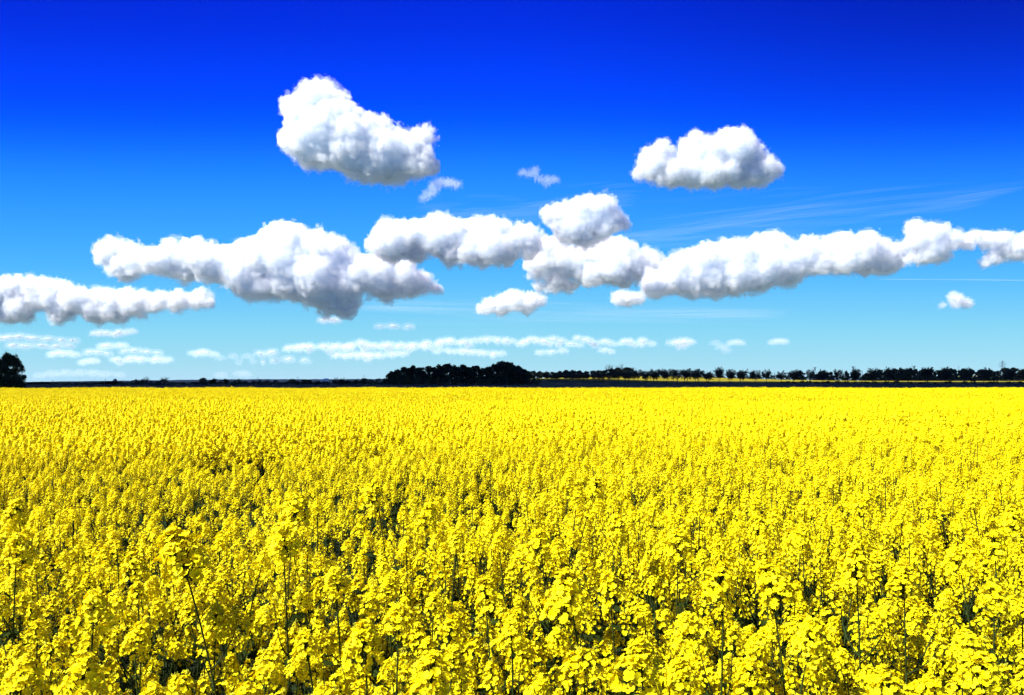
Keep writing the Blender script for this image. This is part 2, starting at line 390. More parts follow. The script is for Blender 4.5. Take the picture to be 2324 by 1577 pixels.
# the arching plant: turn it so the stem bends to the left
ARCH_ROT = math.pi - math.atan2(ARCH[1][-1][1], ARCH[1][-1][0])
Y = 3.3
px = P(395, 1215, Y)
plant(px.x, Y, px.z, 1.9, ARCH, ARCH_ROT, 'rapeseed plant arching over to the left, its large flower head nodding on a bent stem', nod=True)
placed.append((px.x, Y))
for (u, v, w) in HEADS:
    Y, zt, hs = solve(u, v, w); x = (u - U0) / FPX * Y
    plant(x, Y, zt - .01, min(max(hs * 1.22, 1.0), 1.75), nbr=5); placed.append((x, Y))
NEAR = 4.9
def thin(x, y):
    """0..1 how short and thin the stand is here (gaps seen in the field)"""
    s_ = 0
    for (cx, cy_, rx, ry, a) in ((-4.0, 10.5, 5, 6.5, .40), (-9, 15, 6, 6, .3), (2.5, 8.5, 3, 3, .2), (-4.6, 14.3, 1.2, 3.2, 1.0), (-3.1, 14.6, 1.4, 2.6, .8), (-6.8, 13, 1.1, 2.6, .8), (-3.2, 8.6, 1.1, 1.7, .85), (-1.3, 8.0, .8, 1.5, .9), (-.3, 8.3, .6, 1.3, .8), (-5.2, 8.8, 1.2, 1.6, .7), (-1.9, 9.8, 1.2, 1.5, .5), (1.9, 7.6, .6, 1.1, .6), (-2.4, 6.2, .6, .9, .6),
                            (-2.7, 4.6, .4, .5, .6), (1.35, 3.6, .3, .4, .65), (2.3, 3.2, .3, .4, .65), (-1.75, 3.05, .3, .4, .65), (.4, 3.1, .25, .35, .55), (-.6, 3.6, .3, .4, .5), (1.9, 2.6, .25, .3, .6)):
        s_ = max(s_, a * math.exp(-(((x - cx) / rx) ** 2 + ((y - cy_) / ry) ** 2)))
    return s_
n_tot = len(placed); tries = 0
cand = []
y = 2.05
while n_tot < 300 and tries < 40000:
    tries += 1
    Yc = math.sqrt(rnd.uniform(2.1 ** 2, NEAR ** 2)); hw = .643 * Yc * 1.04 + .12
    x = rnd.uniform(-hw, hw)
    if any((x - a) ** 2 + (Yc - b) ** 2 < .15 ** 2 for a, b in placed): continue
    if rnd.random() < thin(x, Yc): continue
    placed.append((x, Yc)); n_tot += 1
    plant(x, Yc, rnd.gauss(1.17, .13), rnd.uniform(.7, 1.0), nbr=rnd.choice((3, 4, 5)))

# the rest of the crop: one countless mass, plants instanced over the field
src = bpy.data.collections.new('crop_sources')        # not linked to the scene
def plant_mesh(rs, lod):
    g = G()
    h = STEM_H * (1 + rs.randn() * .05)
    sg, pts = stem(rs, .03 + .13 * rs.rand(), min(lod, 2), h)
    for V, Lp, n, m in sg.chunks(): g.V.append(V); g.L.append(Lp + g.nv); g.n.append(n); g.m.append(np.full(len(n), 2)); g.nv += len(V)
    nh = {1: 64, 2: 26}[lod]; ns = {1: 24, 2: 12}[lod]; r0 = {1: .0140, 2: .0195}[lod]
    d = pts[-1] - pts[-2]; d = d / np.linalg.norm(d)
    g.merge(head(nh, rs, lod, r0, .088, .036), tilt_to(tuple(d)), pts[-1], .9 + .25 * rs.rand())
    for b in range(6):
        f = .42 + .30 * rs.rand(); p0 = np.array([np.interp(f, pts[:, 2] / h, pts[:, i]) for i in range(3)])
        bg_, tp = branch(rs, (.22 + .2 * rs.rand()), .09 + .09 * rs.rand(), 1)
        A = Rz(b * 2.4 + rs.rand()); 
        for V, Lp, n, m in bg_.chunks(): g.V.append(V @ A.T + p0); g.L.append(Lp + g.nv); g.n.append(n); g.m.append(np.full(len(n), 2)); g.nv += len(V)
        g.merge(head(ns + int(4 * rs.rand()), rs, lod, r0 * .95, .10, .032), A @ tilt_to((.25, 0, 1)), A @ tp + p0, 1)
    if lod == 1:
        for b in range(2): g.add((leaf(rs).chunks()[0][0] @ Rz(rs.rand() * 6.28).T) + pts[3], leaf_F, 3)
    return g
leaf_F = np.array(leaf(rs).chunks()[0][1]).reshape(-1, 4)
def clump_mesh(rs, n=30, side=1.15):
    """about a square metre of far plants"""
    g = G()
    T = np.array([[-.5, -.5, .12], [.5, -.5, -.1], [.5, .5, .12], [-.5, .5, -.1]])
    for i in range(n):
        x, y = (rs.rand(2) - .5) * side; h = STEM_H + rs.randn() * .085
        tube(g, [[x, y, .3], [x + rs.randn() * .03, y + rs.randn() * .03, h]], [.006, .004], 3, 2)
        for (hh, rr, k, sz) in ((0, 0, 10, .034),) + tuple((-.12 - .25 * rs.rand(), .10 + .05 * rs.rand(), 5, .032) for _ in range(4)):
            a = rs.rand() * 6.28
            c = np.array([x + rr * math.cos(a), y + rr * math.sin(a), h + hh])
            d = rs.randn(k, 3) + np.array([0, 0, .5]); d /= np.linalg.norm(d, axis=1, keepdims=True)
            loc = c + d * np.array([.036, .036, .05])
            scatter(g, T, [[[0, 1, 2, 3]]], frame(d + rs.randn(k, 3) * .3) * sz, loc, 0)
    return g
mats = [M_petal, M_bud, M_stem, M_leaf]
idx_ranges = {}
cnt = 0
for lod, nv in ((1, 14), (2, 14)):
    for i in range(nv):
        o = bpy.data.objects.new('crop_%03d' % cnt, plant_mesh(np.random.RandomState(100 * lod + i), lod).mesh('crop_plant', mats)); src.objects.link(o); cnt += 1
    idx_ranges[lod] = (cnt - nv, cnt)
for i in range(10):
    o = bpy.data.objects.new('crop_%03d' % cnt, clump_mesh(np.random.RandomState(900 + i)).mesh('crop_clump', mats)); src.objects.link(o); cnt += 1
idx_ranges[3] = (cnt - 10, cnt)
FIELD_END = 138.0
pts, rot, scl, idx = [], [], [], []
def hvar(x, y): return 1 + .035 * math.sin(x * .31 + y * .17) + .03 * math.sin(x * .13 - y * .09 + 2) + .02 * math.sin(x * .9 + 1.3 * y)
def sow(y0, y1, dens, lod):
    sp = 1 / math.sqrt(dens); yy = y0
    while yy < y1:
        hw = .643 * yy * 1.05 + 2.5; xs = np.arange(-hw, hw, sp)
        for x in xs:
            X = x + (rnd.random() - .5) * sp * 1.1; Yy = yy + (rnd.random() - .5) * sp * 1.1
            if lod < 3:
                t = thin(X, Yy)
                if rnd.random() < min(.82, t): continue
            else: t = 0
            k = hvar(X, Yy) * (1 + rnd.gauss(0, .05 if lod < 3 else .025)) * (1 - .42 * t)
            pts.append((X, Yy, 0)); rot.append((rnd.gauss(0, .05), rnd.gauss(0, .05), rnd.random() * 6.28) if lod < 3 else (0, 0, rnd.random() * 6.28))
            w = rnd.uniform(.88, 1.14) * (1 - .22 * t); scl.append((w, w, k)); idx.append(rnd.randrange(*idx_ranges[lod]))
        yy += sp
sow(NEAR + .06, 15, 22, 1)
sow(15, 46, 24, 2)
sow(46, FIELD_END, 1.0, 3)
for i in range(1500):      # single heads standing above the far edge of the field
    X = rnd.uniform(-96, 96); Yy = FIELD_END - abs(rnd.gauss(0, 5)); k = hvar(X, Yy) * rnd.uniform(.95, 1.0 + .3 * rnd.random() ** 3)
    pts.append((X, Yy, 0)); rot.append((rnd.gauss(0, .05), rnd.gauss(0, .05), rnd.random() * 6.28)); scl.append((1.3, 1.3, k * 1.04)); idx.append(rnd.randrange(*idx_ranges[2]))
me = bpy.data.meshes.new('rapeseed_crop'); me.from_pydata(pts, [], [])
for nm, ty, dat, key in (('rot', 'FLOAT_VECTOR', rot, 'vector'), ('scl', 'FLOAT_VECTOR', scl, 'vector'), ('idx', 'INT', idx, 'value')):
    at = me.attributes.new(nm, ty, 'POINT'); at.data.foreach_set(key, np.array(dat, 'i' if ty == 'INT' else 'f').ravel())
crop = link(bpy.data.objects.new('rapeseed_crop', me)); tag(crop, 'yellow flowering rapeseed crop filling the field out to the dark land', 'crop', kind='stuff')
ng = bpy.data.node_groups.new('sow_crop', 'GeometryNodeTree')
ng.interface.new_socket('Geometry', in_out='INPUT', socket_type='NodeSocketGeometry'); ng.interface.new_socket('Geometry', in_out='OUTPUT', socket_type='NodeSocketGeometry')
gi, go = ng.nodes.new('NodeGroupInput'), ng.nodes.new('NodeGroupOutput')
ip = ng.nodes.new('GeometryNodeInstanceOnPoints'); ci = ng.nodes.new('GeometryNodeCollectionInfo')
ci.inputs['Collection'].default_value = src; ci.inputs['Separate Children'].default_value = True; ci.inputs['Reset Children'].default_value = True
def named(n_, t_):
    a = ng.nodes.new('GeometryNodeInputNamedAttribute'); a.data_type = t_; a.inputs['Name'].default_value = n_
    return a.outputs['Attribute']
ng.links.new(gi.outputs[0], ip.inputs['Points']); ng.links.new(ci.outputs[0], ip.inputs['Instance']); ip.inputs['Pick Instance'].default_value = True
ng.links.new(named('idx', 'INT'), ip.inputs['Instance Index'])
e2r = ng.nodes.new('FunctionNodeEulerToRotation'); ng.links.new(named('rot', 'FLOAT_VECTOR'), e2r.inputs[0]); ng.links.new(e2r.outputs[0], ip.inputs['Rotation'])
ng.links.new(named('scl', 'FLOAT_VECTOR'), ip.inputs['Scale']); ng.links.new(ip.outputs[0], go.inputs[0])
md = crop.modifiers.new('sow', 'NODES'); md.node_group = ng
print('crop instances', len(pts), 'near plants', n_tot)

# ------------------------------------------------------------------ clouds
def fbm(shape, scale, octaves, rs, billow=False, aniso=(1, 1, 1), gain=.5):
    out = np.zeros(shape, np.float32); amp = 1.0; tot = 0
    for o in range(octaves):
        A = None; a = None
        gsz = [int(shape[i] / (scale * aniso[i])) + 3 for i in range(3)]
        a = rs.rand(*gsz).astype(np.float32)
        for ax in range(3):
            c = np.arange(shape[ax]) / (scale * aniso[ax]) + .37; i0 = c.astype(int); t = (c - i0).astype(np.float32); t = t * t * t * (t * (6 * t - 15) + 10)
            sh = [1, 1, 1]; sh[ax] = -1; t = t.reshape(sh)
            i0 = np.minimum(i0, a.shape[ax] - 2)
            a = np.take(a, i0, ax) * (1 - t) + np.take(a, i0 + 1, ax) * t
        a = a * 2 - 1
        if billow: a = np.abs(a) * 2 - .55
        out += a * amp; tot += amp; amp *= gain; scale /= 2.07
        if scale < 1.2: break
    return out / tot
def surface_net(f, iso):
    """closed surface f == iso of a regular grid: vertices (grid units), quads"""
    nx, ny, nz = f.shape; s = f > iso
    c8 = [(i, j, k) for i in (0, 1) for j in (0, 1) for k in (0, 1)]
    cnt = sum(s[i:nx - 1 + i, j:ny - 1 + j, k:nz - 1 + k].astype(np.int8) for i, j, k in c8)
    act = np.argwhere((cnt > 0) & (cnt < 8))
    ids = -np.ones((nx - 1, ny - 1, nz - 1), np.int64); ids[tuple(act.T)] = np.arange(len(act))
    val = np.stack([f[act[:, 0] + i, act[:, 1] + j, act[:, 2] + k] for i, j, k in c8], 1) - iso
    acc = np.zeros((len(act), 3)); n = np.zeros(len(act)); c8a = np.array(c8, float)
    for a in range(8):
        for b in range(a + 1, 8):
            if abs(c8a[a] - c8a[b]).sum() != 1: continue
            m = (val[:, a] > 0) != (val[:, b] > 0)
            t = np.where(m, val[:, a] / np.where(m, val[:, a] - val[:, b], 1), 0)
            acc += np.where(m[:, None], c8a[a] + t[:, None] * (c8a[b] - c8a[a]), 0); n += m
    V = act + acc / n[:, None]
    Q = []
    for ax in range(3):
        sl0 = [slice(1, -1)] * 3; sl1 = [slice(1, -1)] * 3; sl0[ax] = slice(0, f.shape[ax] - 1); sl1[ax] = slice(1, f.shape[ax])
        A, B = s[tuple(sl0)], s[tuple(sl1)]
        for flip, m in ((False, A & ~B), (True, B & ~A)):
            e = np.argwhere(m); 
            if not len(e): continue
            off = np.ones(3, int); off[ax] = 0; e = e + off
            u, v = [(1, 2), (2, 0), (0, 1)][ax]
            q = []
            for du, dv in ((0, 0), (-1, 0), (-1, -1), (0, -1)):
                c = e.copy(); c[:, u] += du; c[:, v] += dv; q.append(ids[tuple(c.T)])
            q = np.stack(q, 1); Q.append(q[:, ::-1] if flip else q)
    return V, np.concatenate(Q)

def cloud_mat(name, radius, alpha=None, nscale=.02, tint=(.66, .67, .68), veil=None):
    m, n, l, p = mat(name)
    p.inputs['Base Color'].default_value = (*tint, 1); p.inputs['Roughness'].default_value = 1; p.inputs['Specular IOR Level'].default_value = 0
    if alpha is None:
        p.subsurface_method = 'RANDOM_WALK' if hasattr(p, 'subsurface_method') else None
        p.inputs['Subsurface Weight'].default_value = 1; p.inputs['Subsurface Radius'].default_value = (1, 1, 1)
        p.inputs['Subsurface Scale'].default_value = radius
        if veil is not None:
            tr = n.new('ShaderNodeBsdfTransparent'); mx = n.new('ShaderNodeMixShader'); mx.inputs[0].default_value = veil
            l.new(tr.outputs[0], mx.inputs[1]); l.new(p.outputs[0], mx.inputs[2]); l.new(mx.outputs[0], n['Material Output'].inputs[0])
    else:
        t = n.new('ShaderNodeTexNoise'); t.inputs['Scale'].default_value = nscale; t.inputs['Detail'].default_value = 5
        c = n.new('ShaderNodeTexCoord'); l.new(c.outputs['Object'], t.inputs['Vector'])
        r = n.new('ShaderNodeMapRange'); l.new(t.outputs[0], r.inputs[0])
        r.inputs[1].default_value = .35; r.inputs[2].default_value = .65; r.inputs[3].default_value = alpha * .3; r.inputs[4].default_value = alpha
        tr = n.new('ShaderNodeBsdfTransparent'); tl = n.new('ShaderNodeBsdfTranslucent'); tl.inputs[0].default_value = (*tint, 1)
        mx = n.new('ShaderNodeMixShader'); mx.inputs[0].default_value = .5; l.new(p.outputs[0], mx.inputs[1]); l.new(tl.outputs[0], mx.inputs[2])
        m2 = n.new('ShaderNodeMixShader'); l.new(r.outputs[0], m2.inputs[0]); l.new(tr.outputs[0], m2.inputs[1]); l.new(mx.outputs[0], m2.inputs[2])
        l.new(m2.outputs[0], n['Material Output'].inputs[0])
    return m
def mist_mat(d, alb):
    m = bpy.data.materials.new('cloud_mist'); m.use_nodes = True; n, l = m.node_tree.nodes, m.node_tree.links
    n.remove(n['Principled BSDF']); v = n.new('ShaderNodeVolumeScatter'); v.inputs['Color'].default_value = (*alb, 1)
    v.inputs['Density'].default_value = d; v.inputs['Anisotropy'].default_value = .2
    l.new(v.outputs[0], n['Material Output'].inputs['Volume']); return m
def cloud(label, blobs, D, vox=2.0, rough=1.0, thick=.8, seed=0, wispy=.5, group=None, sss=6.0, core=6.0, shell=2.0, dens=.06, alb=(.80, .86, .93), tint=(.56, .67, .82), veil=None, stretch=1.0):  # core and mist tints carry the blue of shaded undersides
    """blobs: (u, v, r) in frame units; the cloud floats at distance D with real depth"""
    rs = np.random.RandomState(seed * 7 + 1)
    b = np.array([(x, 0, -y, r * (1.08 if vox > 1.39 and D > 3000 else 1)) for x, y, r in blobs], float)
    if vox < 1.39:      # small far ones: ragged heaps rather than single balls
        bb = []
        for x, y, z, r in b:
            bb.append((x, y, z - r * .15, r * .72))
            for q in range(4): bb.append((x + rs.uniform(-1.7, 1.7) * r, y, z + rs.uniform(-.4, .3) * r, r * rs.uniform(.3, .6)))
        b = np.array(bb)
    rm = b[:, 3].mean()
    b[:, 1] = rs.uniform(-.5, .5, len(b)) * b[:, 3] * thick
    extra = []
    for x, y, z, r in b:
        for q in (-1, 1):
            extra.append((x + rs.uniform(-.2, .2) * r, y + q * r * thick * rs.uniform(.5, .8), z - .1 * r, r * rs.uniform(.7, .85)))
        for q in range(4 if r > 24 else 0):       # billows budding from the big ones
            a = rs.randn(3); a[2] = abs(a[2]) * .8 - .2; a[1] = -abs(a[1]); a /= np.linalg.norm(a)
            k = rs.uniform(.28, .45); extra.append((x + a[0] * r * .72, y + a[1] * r * .8 * thick, z + a[2] * r * .72, r * k))
    b = np.concatenate([b, np.array(extra)])
    pad = 9 + 3 * vox
    lo = (b[:, :3] - b[:, 3:]).min(0) - pad; hi = (b[:, :3] + b[:, 3:]).max(0) + pad
    shp = tuple(np.ceil((hi - lo) / vox).astype(int) + 1)
    ax = [lo[i] + np.arange(shp[i]) * vox for i in range(3)]
    k = max(2.2, rm * .16); f = np.zeros(shp, np.float32)
    for x, y, z, r in b:
        i0 = [max(0, int((c - r * 1.35 - 4 * k - lo[i]) / vox)) for i, c in enumerate((x, y, z))]
        i1 = [min(shp[i], int((c + r * 1.35 + 4 * k - lo[i]) / vox) + 2) for i, c in enumerate((x, y, z))]
        X, Yy, Z = np.ix_(ax[0][i0[0]:i1[0]] - x, ax[1][i0[1]:i1[1]] - y, ax[2][i0[2]:i1[2]] - z)
        d = np.sqrt(X * X / stretch ** 2 + Yy * Yy / max(.5, thick) ** 2 + Z * Z).astype(np.float32)
        f[i0[0]:i1[0], i0[1]:i1[1], i0[2]:i1[2]] += np.exp(np.clip((r - d) / k, -30, 40))
    f = k * np.log(f + 1e-9)
    f = np.maximum(f, -40)
    # flatter underside along the lower envelope of the heap
    env = np.array([np.min(np.where(np.abs(b[:, 0] - xx) < b[:, 3], b[:, 2] - .62 * np.sqrt(np.maximum(0, b[:, 3] ** 2 - (b[:, 0] - xx) ** 2)), 1e3)) for xx in ax[0]])
    ok = env < 900; env = np.interp(ax[0], ax[0][ok], env[ok]); wn = max(3, int(rm * 1.3 / vox)); ker = np.hanning(2 * wn + 1); ker /= ker.sum()
    env = np.convolve(np.pad(env, wn, 'edge'), ker, 'valid')
    fl = (ax[2][None, :] - env[:, None]) * .9 + rm * .06
    f = np.minimum(f, fl[:, None, :].astype(np.float32) + np.zeros_like(f))
    f += fbm(shp, rm * 1.0 / vox, 3, rs, True, gain=.4) * rm * .32 * rough
    w = fbm(shp, max(3, rm * .55 / vox), 6, rs, True, gain=.62)
    for a_ in (0, -1):
        f[a_] = -40; f[:, a_] = -40; f[:, :, a_] = -40
    sc_ = D / FPX
    center = P((lo[0] + hi[0]) / 2, -(lo[2] + hi[2]) / 2, D)
    mid = (lo + hi) / 2
    def put(V): return ((V * vox + lo) - mid) * sc_
    f2 = f + w * rm * .86 * wispy
    for a_ in (0, -1):
        f2[a_] = -40; f2[:, a_] = -40; f2[:, :, a_] = -40
    V, Q = surface_net(f, min(core, .7 * float(f.max())))
    g = G(); g.add(put(V), Q)
    o = g.obj('cloud', [cloud_mat('cloud_tinted', rm * sss * sc_, tint=tint, veil=veil)]); o.location = center; tag(o, label, 'cloud', group)
    V, Q = surface_net(f2, -shell); g = G(); g.add(put(V), Q)
    g.obj('mist_fringe', [mist_mat(dens / sc_, alb)], o)
    f3 = f + fbm(shp, max(3, rm * .4 / vox), 6, rs, False, gain=.66) * rm * 1.15 * wispy
    for a_ in (0, -1):
        f3[a_] = -40; f3[:, a_] = -40; f3[:, :, a_] = -40
    V, Q = surface_net(f3, -shell - 3.2); g = G(); g.add(put(V), Q)
    g.obj('outer_mist', [mist_mat(dens * .28 / sc_, alb)], o)
    return o

CL = 'large cumulus clouds across the blue sky'
cloud('large leaning white cumulus with a grey belly, highest and biggest cloud in the deep blue',
      [(722,214,34),(700,242,36),(755,234,32),(770,264,34),(690,262,32),(668,248,20),(735,300,48),(690,325,40),(668,312,24),(800,305,46),(790,340,50),(735,348,42),(700,352,30),(850,305,36),(870,338,44),(850,370,42),(905,335,36),(910,372,36),(940,335,26),(963,312,16),(950,380,30),(880,400,18),(968,378,18),(830,398,18),(800,385,24)],
      2450, seed=1, thick=.8)
cloud('white heart-topped cumulus with a notch, alone high in the sky above the long right bank',
      [(1504,329,9),(1502,342,17),(1514,345,11),(1479,352,17),(1463,361,14),(1489,370,25),(1471,390,20),(1450,393,12),(1498,409,17),(1528,392,27),(1561,330,15),(1582,318,14),(1600,326,12),(1577,351,33),(1567,390,34),(1616,341,26),(1606,390,34),(1645,316,19),(1664,312,17),(1680,309,13),(1694,312,11),(1664,341,38),(1694,337,26),(1655,390,34),(1713,341,16),(1723,360,17),(1733,382,23),(1756,386,15),(1764,395,7),(1703,399,27),(1733,409,16),(1577,415,15),(1625,417,15),(1674,417,13),(1528,415,13)],
      2700, seed=2, thick=.8)
cloud('thin ragged wisp of cloud just below the largest leaning cumulus',
      [(1000,413,11),(1018,416,10),(1036,420,9),(984,420,9),(975,440,7),(990,430,6),(964,452,5)], 2400, vox=1.2, seed=3, wispy=3.4, core=1.5, veil=.05, shell=-.5, dens=.028)
cloud('faint small wisp of cloud alone in the blue between the two highest cumulus',
      [(1183,392,6),(1205,395,7),(1225,408,8),(1245,408,8),(1258,410,5),(1240,420,5),(1215,385,4)], 2600, vox=1.2, seed=4, wispy=3.4, core=1.5, veil=.05, shell=-.5, dens=.022)
cloud('long heavy cumulus with a dark blue-grey underside, broadest cloud of the middle bank',
      [(237,574,21),(255,557,15),(290,571,22),(305,599,25),(269,606,25),(279,631,12),(351,596,27),(383,578,24),(429,574,30),(468,588,32),(411,613,28),(510,596,34),(553,581,30),(546,624,36),(606,574,36),(634,546,32),(669,537,26),(652,588,46),(712,564,38),(758,571,32),(779,588,26),(712,624,50),(641,642,40),(588,652,32),(730,666,32),(694,673,22),(779,642,40),(829,617,34),(871,613,32),(917,624,28),(949,638,22),(871,652,30),(924,659,20),(984,652,9),(765,696,20),(800,700,18),(737,706,11),(553,662,18),(480,625,22)],
      6500, seed=5, thick=.8)
cloud('puffy white cumulus with rounded tops, in the middle bank right above the field centre',
      [(878,527,26),(856,554,20),(899,548,36),(914,524,20),(951,530,26),(987,506,18),(1006,512,22),(994,541,38),(1036,527,24),(1082,527,30),(1110,515,22),(1134,527,26),(1067,566,34),(1113,563,36),(1158,548,28),(1189,533,22),(1207,541,18),(1152,584,20),(1021,585,20),(945,578,22),(884,578,20),(1097,594,14),(1204,570,18)],
      5600, seed=6, thick=.8)
cloud('tall white cumulus head with a grey lower edge, topmost cloud of the middle bank',
      [(1341,466,18),(1369,472,22),(1311,484,24),(1274,488,20),(1250,491,14),(1341,502,36),(1299,517,30),(1381,502,26),(1409,508,14),(1280,540,18),(1326,543,23),(1366,530,20),(1265,517,17)], 5300, seed=7, thick=.8)
cloud('pale spreading cumulus directly beneath the topmost head of the middle bank',
      [(1235,560,18),(1244,590,24),(1213,599,16),(1280,587,28),(1311,596,32),(1341,578,28),(1378,570,28),(1412,570,26),(1433,590,26),(1387,609,38),(1341,624,28),(1473,578,14),(1488,596,16),(1458,615,20),(1464,639,12),(1418,633,18),(1262,633,20),(1293,651,15),(1219,657,12),(1250,651,14),(1219,621,12),(1226,580,18),(1262,560,20),(1225,606,14)], 6000, seed=8, thick=.8)
cloud('small bright ragged cumulus hanging below the middle bank, above the dark wood',
      [(1097,703,10),(1116,694,16),(1143,691,20),(1161,671,12),(1174,685,21),(1204,685,19),(1226,682,10),(1137,708,10),(1198,702,12)], 6800, vox=1.8, seed=9)
cloud('small white cumulus tucked under the left tip of the long right bank',
      [(1403,677,14),(1426,681,16),(1450,678,12),(1411,669,9)], 6600, vox=1.6, seed=10)
cloud('long white cumulus bank rising to the right, over the avenue of trees',
      [(1486,654,24),(1482,631,16),(1527,631,34),(1548,603,24),(1569,645,32),(1594,587,28),(1610,619,42),(1643,579,26),(1677,579,30),(1672,620,43),(1718,566,26),(1755,562,26),(1784,562,22),(1735,607,43),(1788,598,38),(1792,634,20),(1726,645,22),(1672,660,16),(1627,660,18),(1830,578,30),(1850,602,26),(1884,570,26),(1917,554,22),(1954,562,28),(1917,594,34),(1983,570,24),(1975,602,26),(2012,574,20),(2012,604,16),(2041,574,16),(2033,594,18),(1544,586,12)],
      5600, seed=11, thick=.8)
cloud('upright white cumulus at the upper right end of the long right bank',
      [(2078,516,16),(2082,544,22),(2107,533,22),(2136,529,18),(2161,544,18),(2124,561,26),(2099,582,20),(2066,588,10),(2140,584,16)], 5200, seed=12, vox=2)
cloud('hooked white cumulus cut by the right edge of the picture',
      [(2198,553,13),(2215,537,13),(2244,545,17),(2277,545,18),(2306,561,20),(2281,573,18),(2252,586,14),(2227,602,9),(2314,580,14),(2335,548,20)], 5200, seed=13, vox=2)
cloud('tiny lone white cumulus low on the right, under the long bank',
      [(2173,681,12),(2161,674,8),(2194,689,10),(2165,692,8),(2140,694,4)], 6800, vox=1.4, seed=14)
cloud('flat cumulus bank with a blue shadowed base, reaching in over the left edge',
      [(-25,655,26),(-25,700,28),(13,647,17),(40,647,17),(68,645,17),(99,649,17),(123,657,19),(145,658,16),(22,668,23),(77,674,24),(114,679,22),(44,703,24),(13,710,20),(132,699,26),(176,680,22),(193,675,17),(231,675,18),(253,680,19),(286,678,19),(209,703,26),(253,705,24),(297,696,22),(325,680,17),(363,678,16),(352,692,17),(406,678,17),(395,696,14),(435,685,14),(461,668,9),(457,685,13),(477,683,7),(275,724,12),(220,728,11),(132,724,14),(66,725,12),(22,725,12),(325,716,9)],
      7600, seed=15, thick=.9)
SM = 'small far clouds low over the horizon'
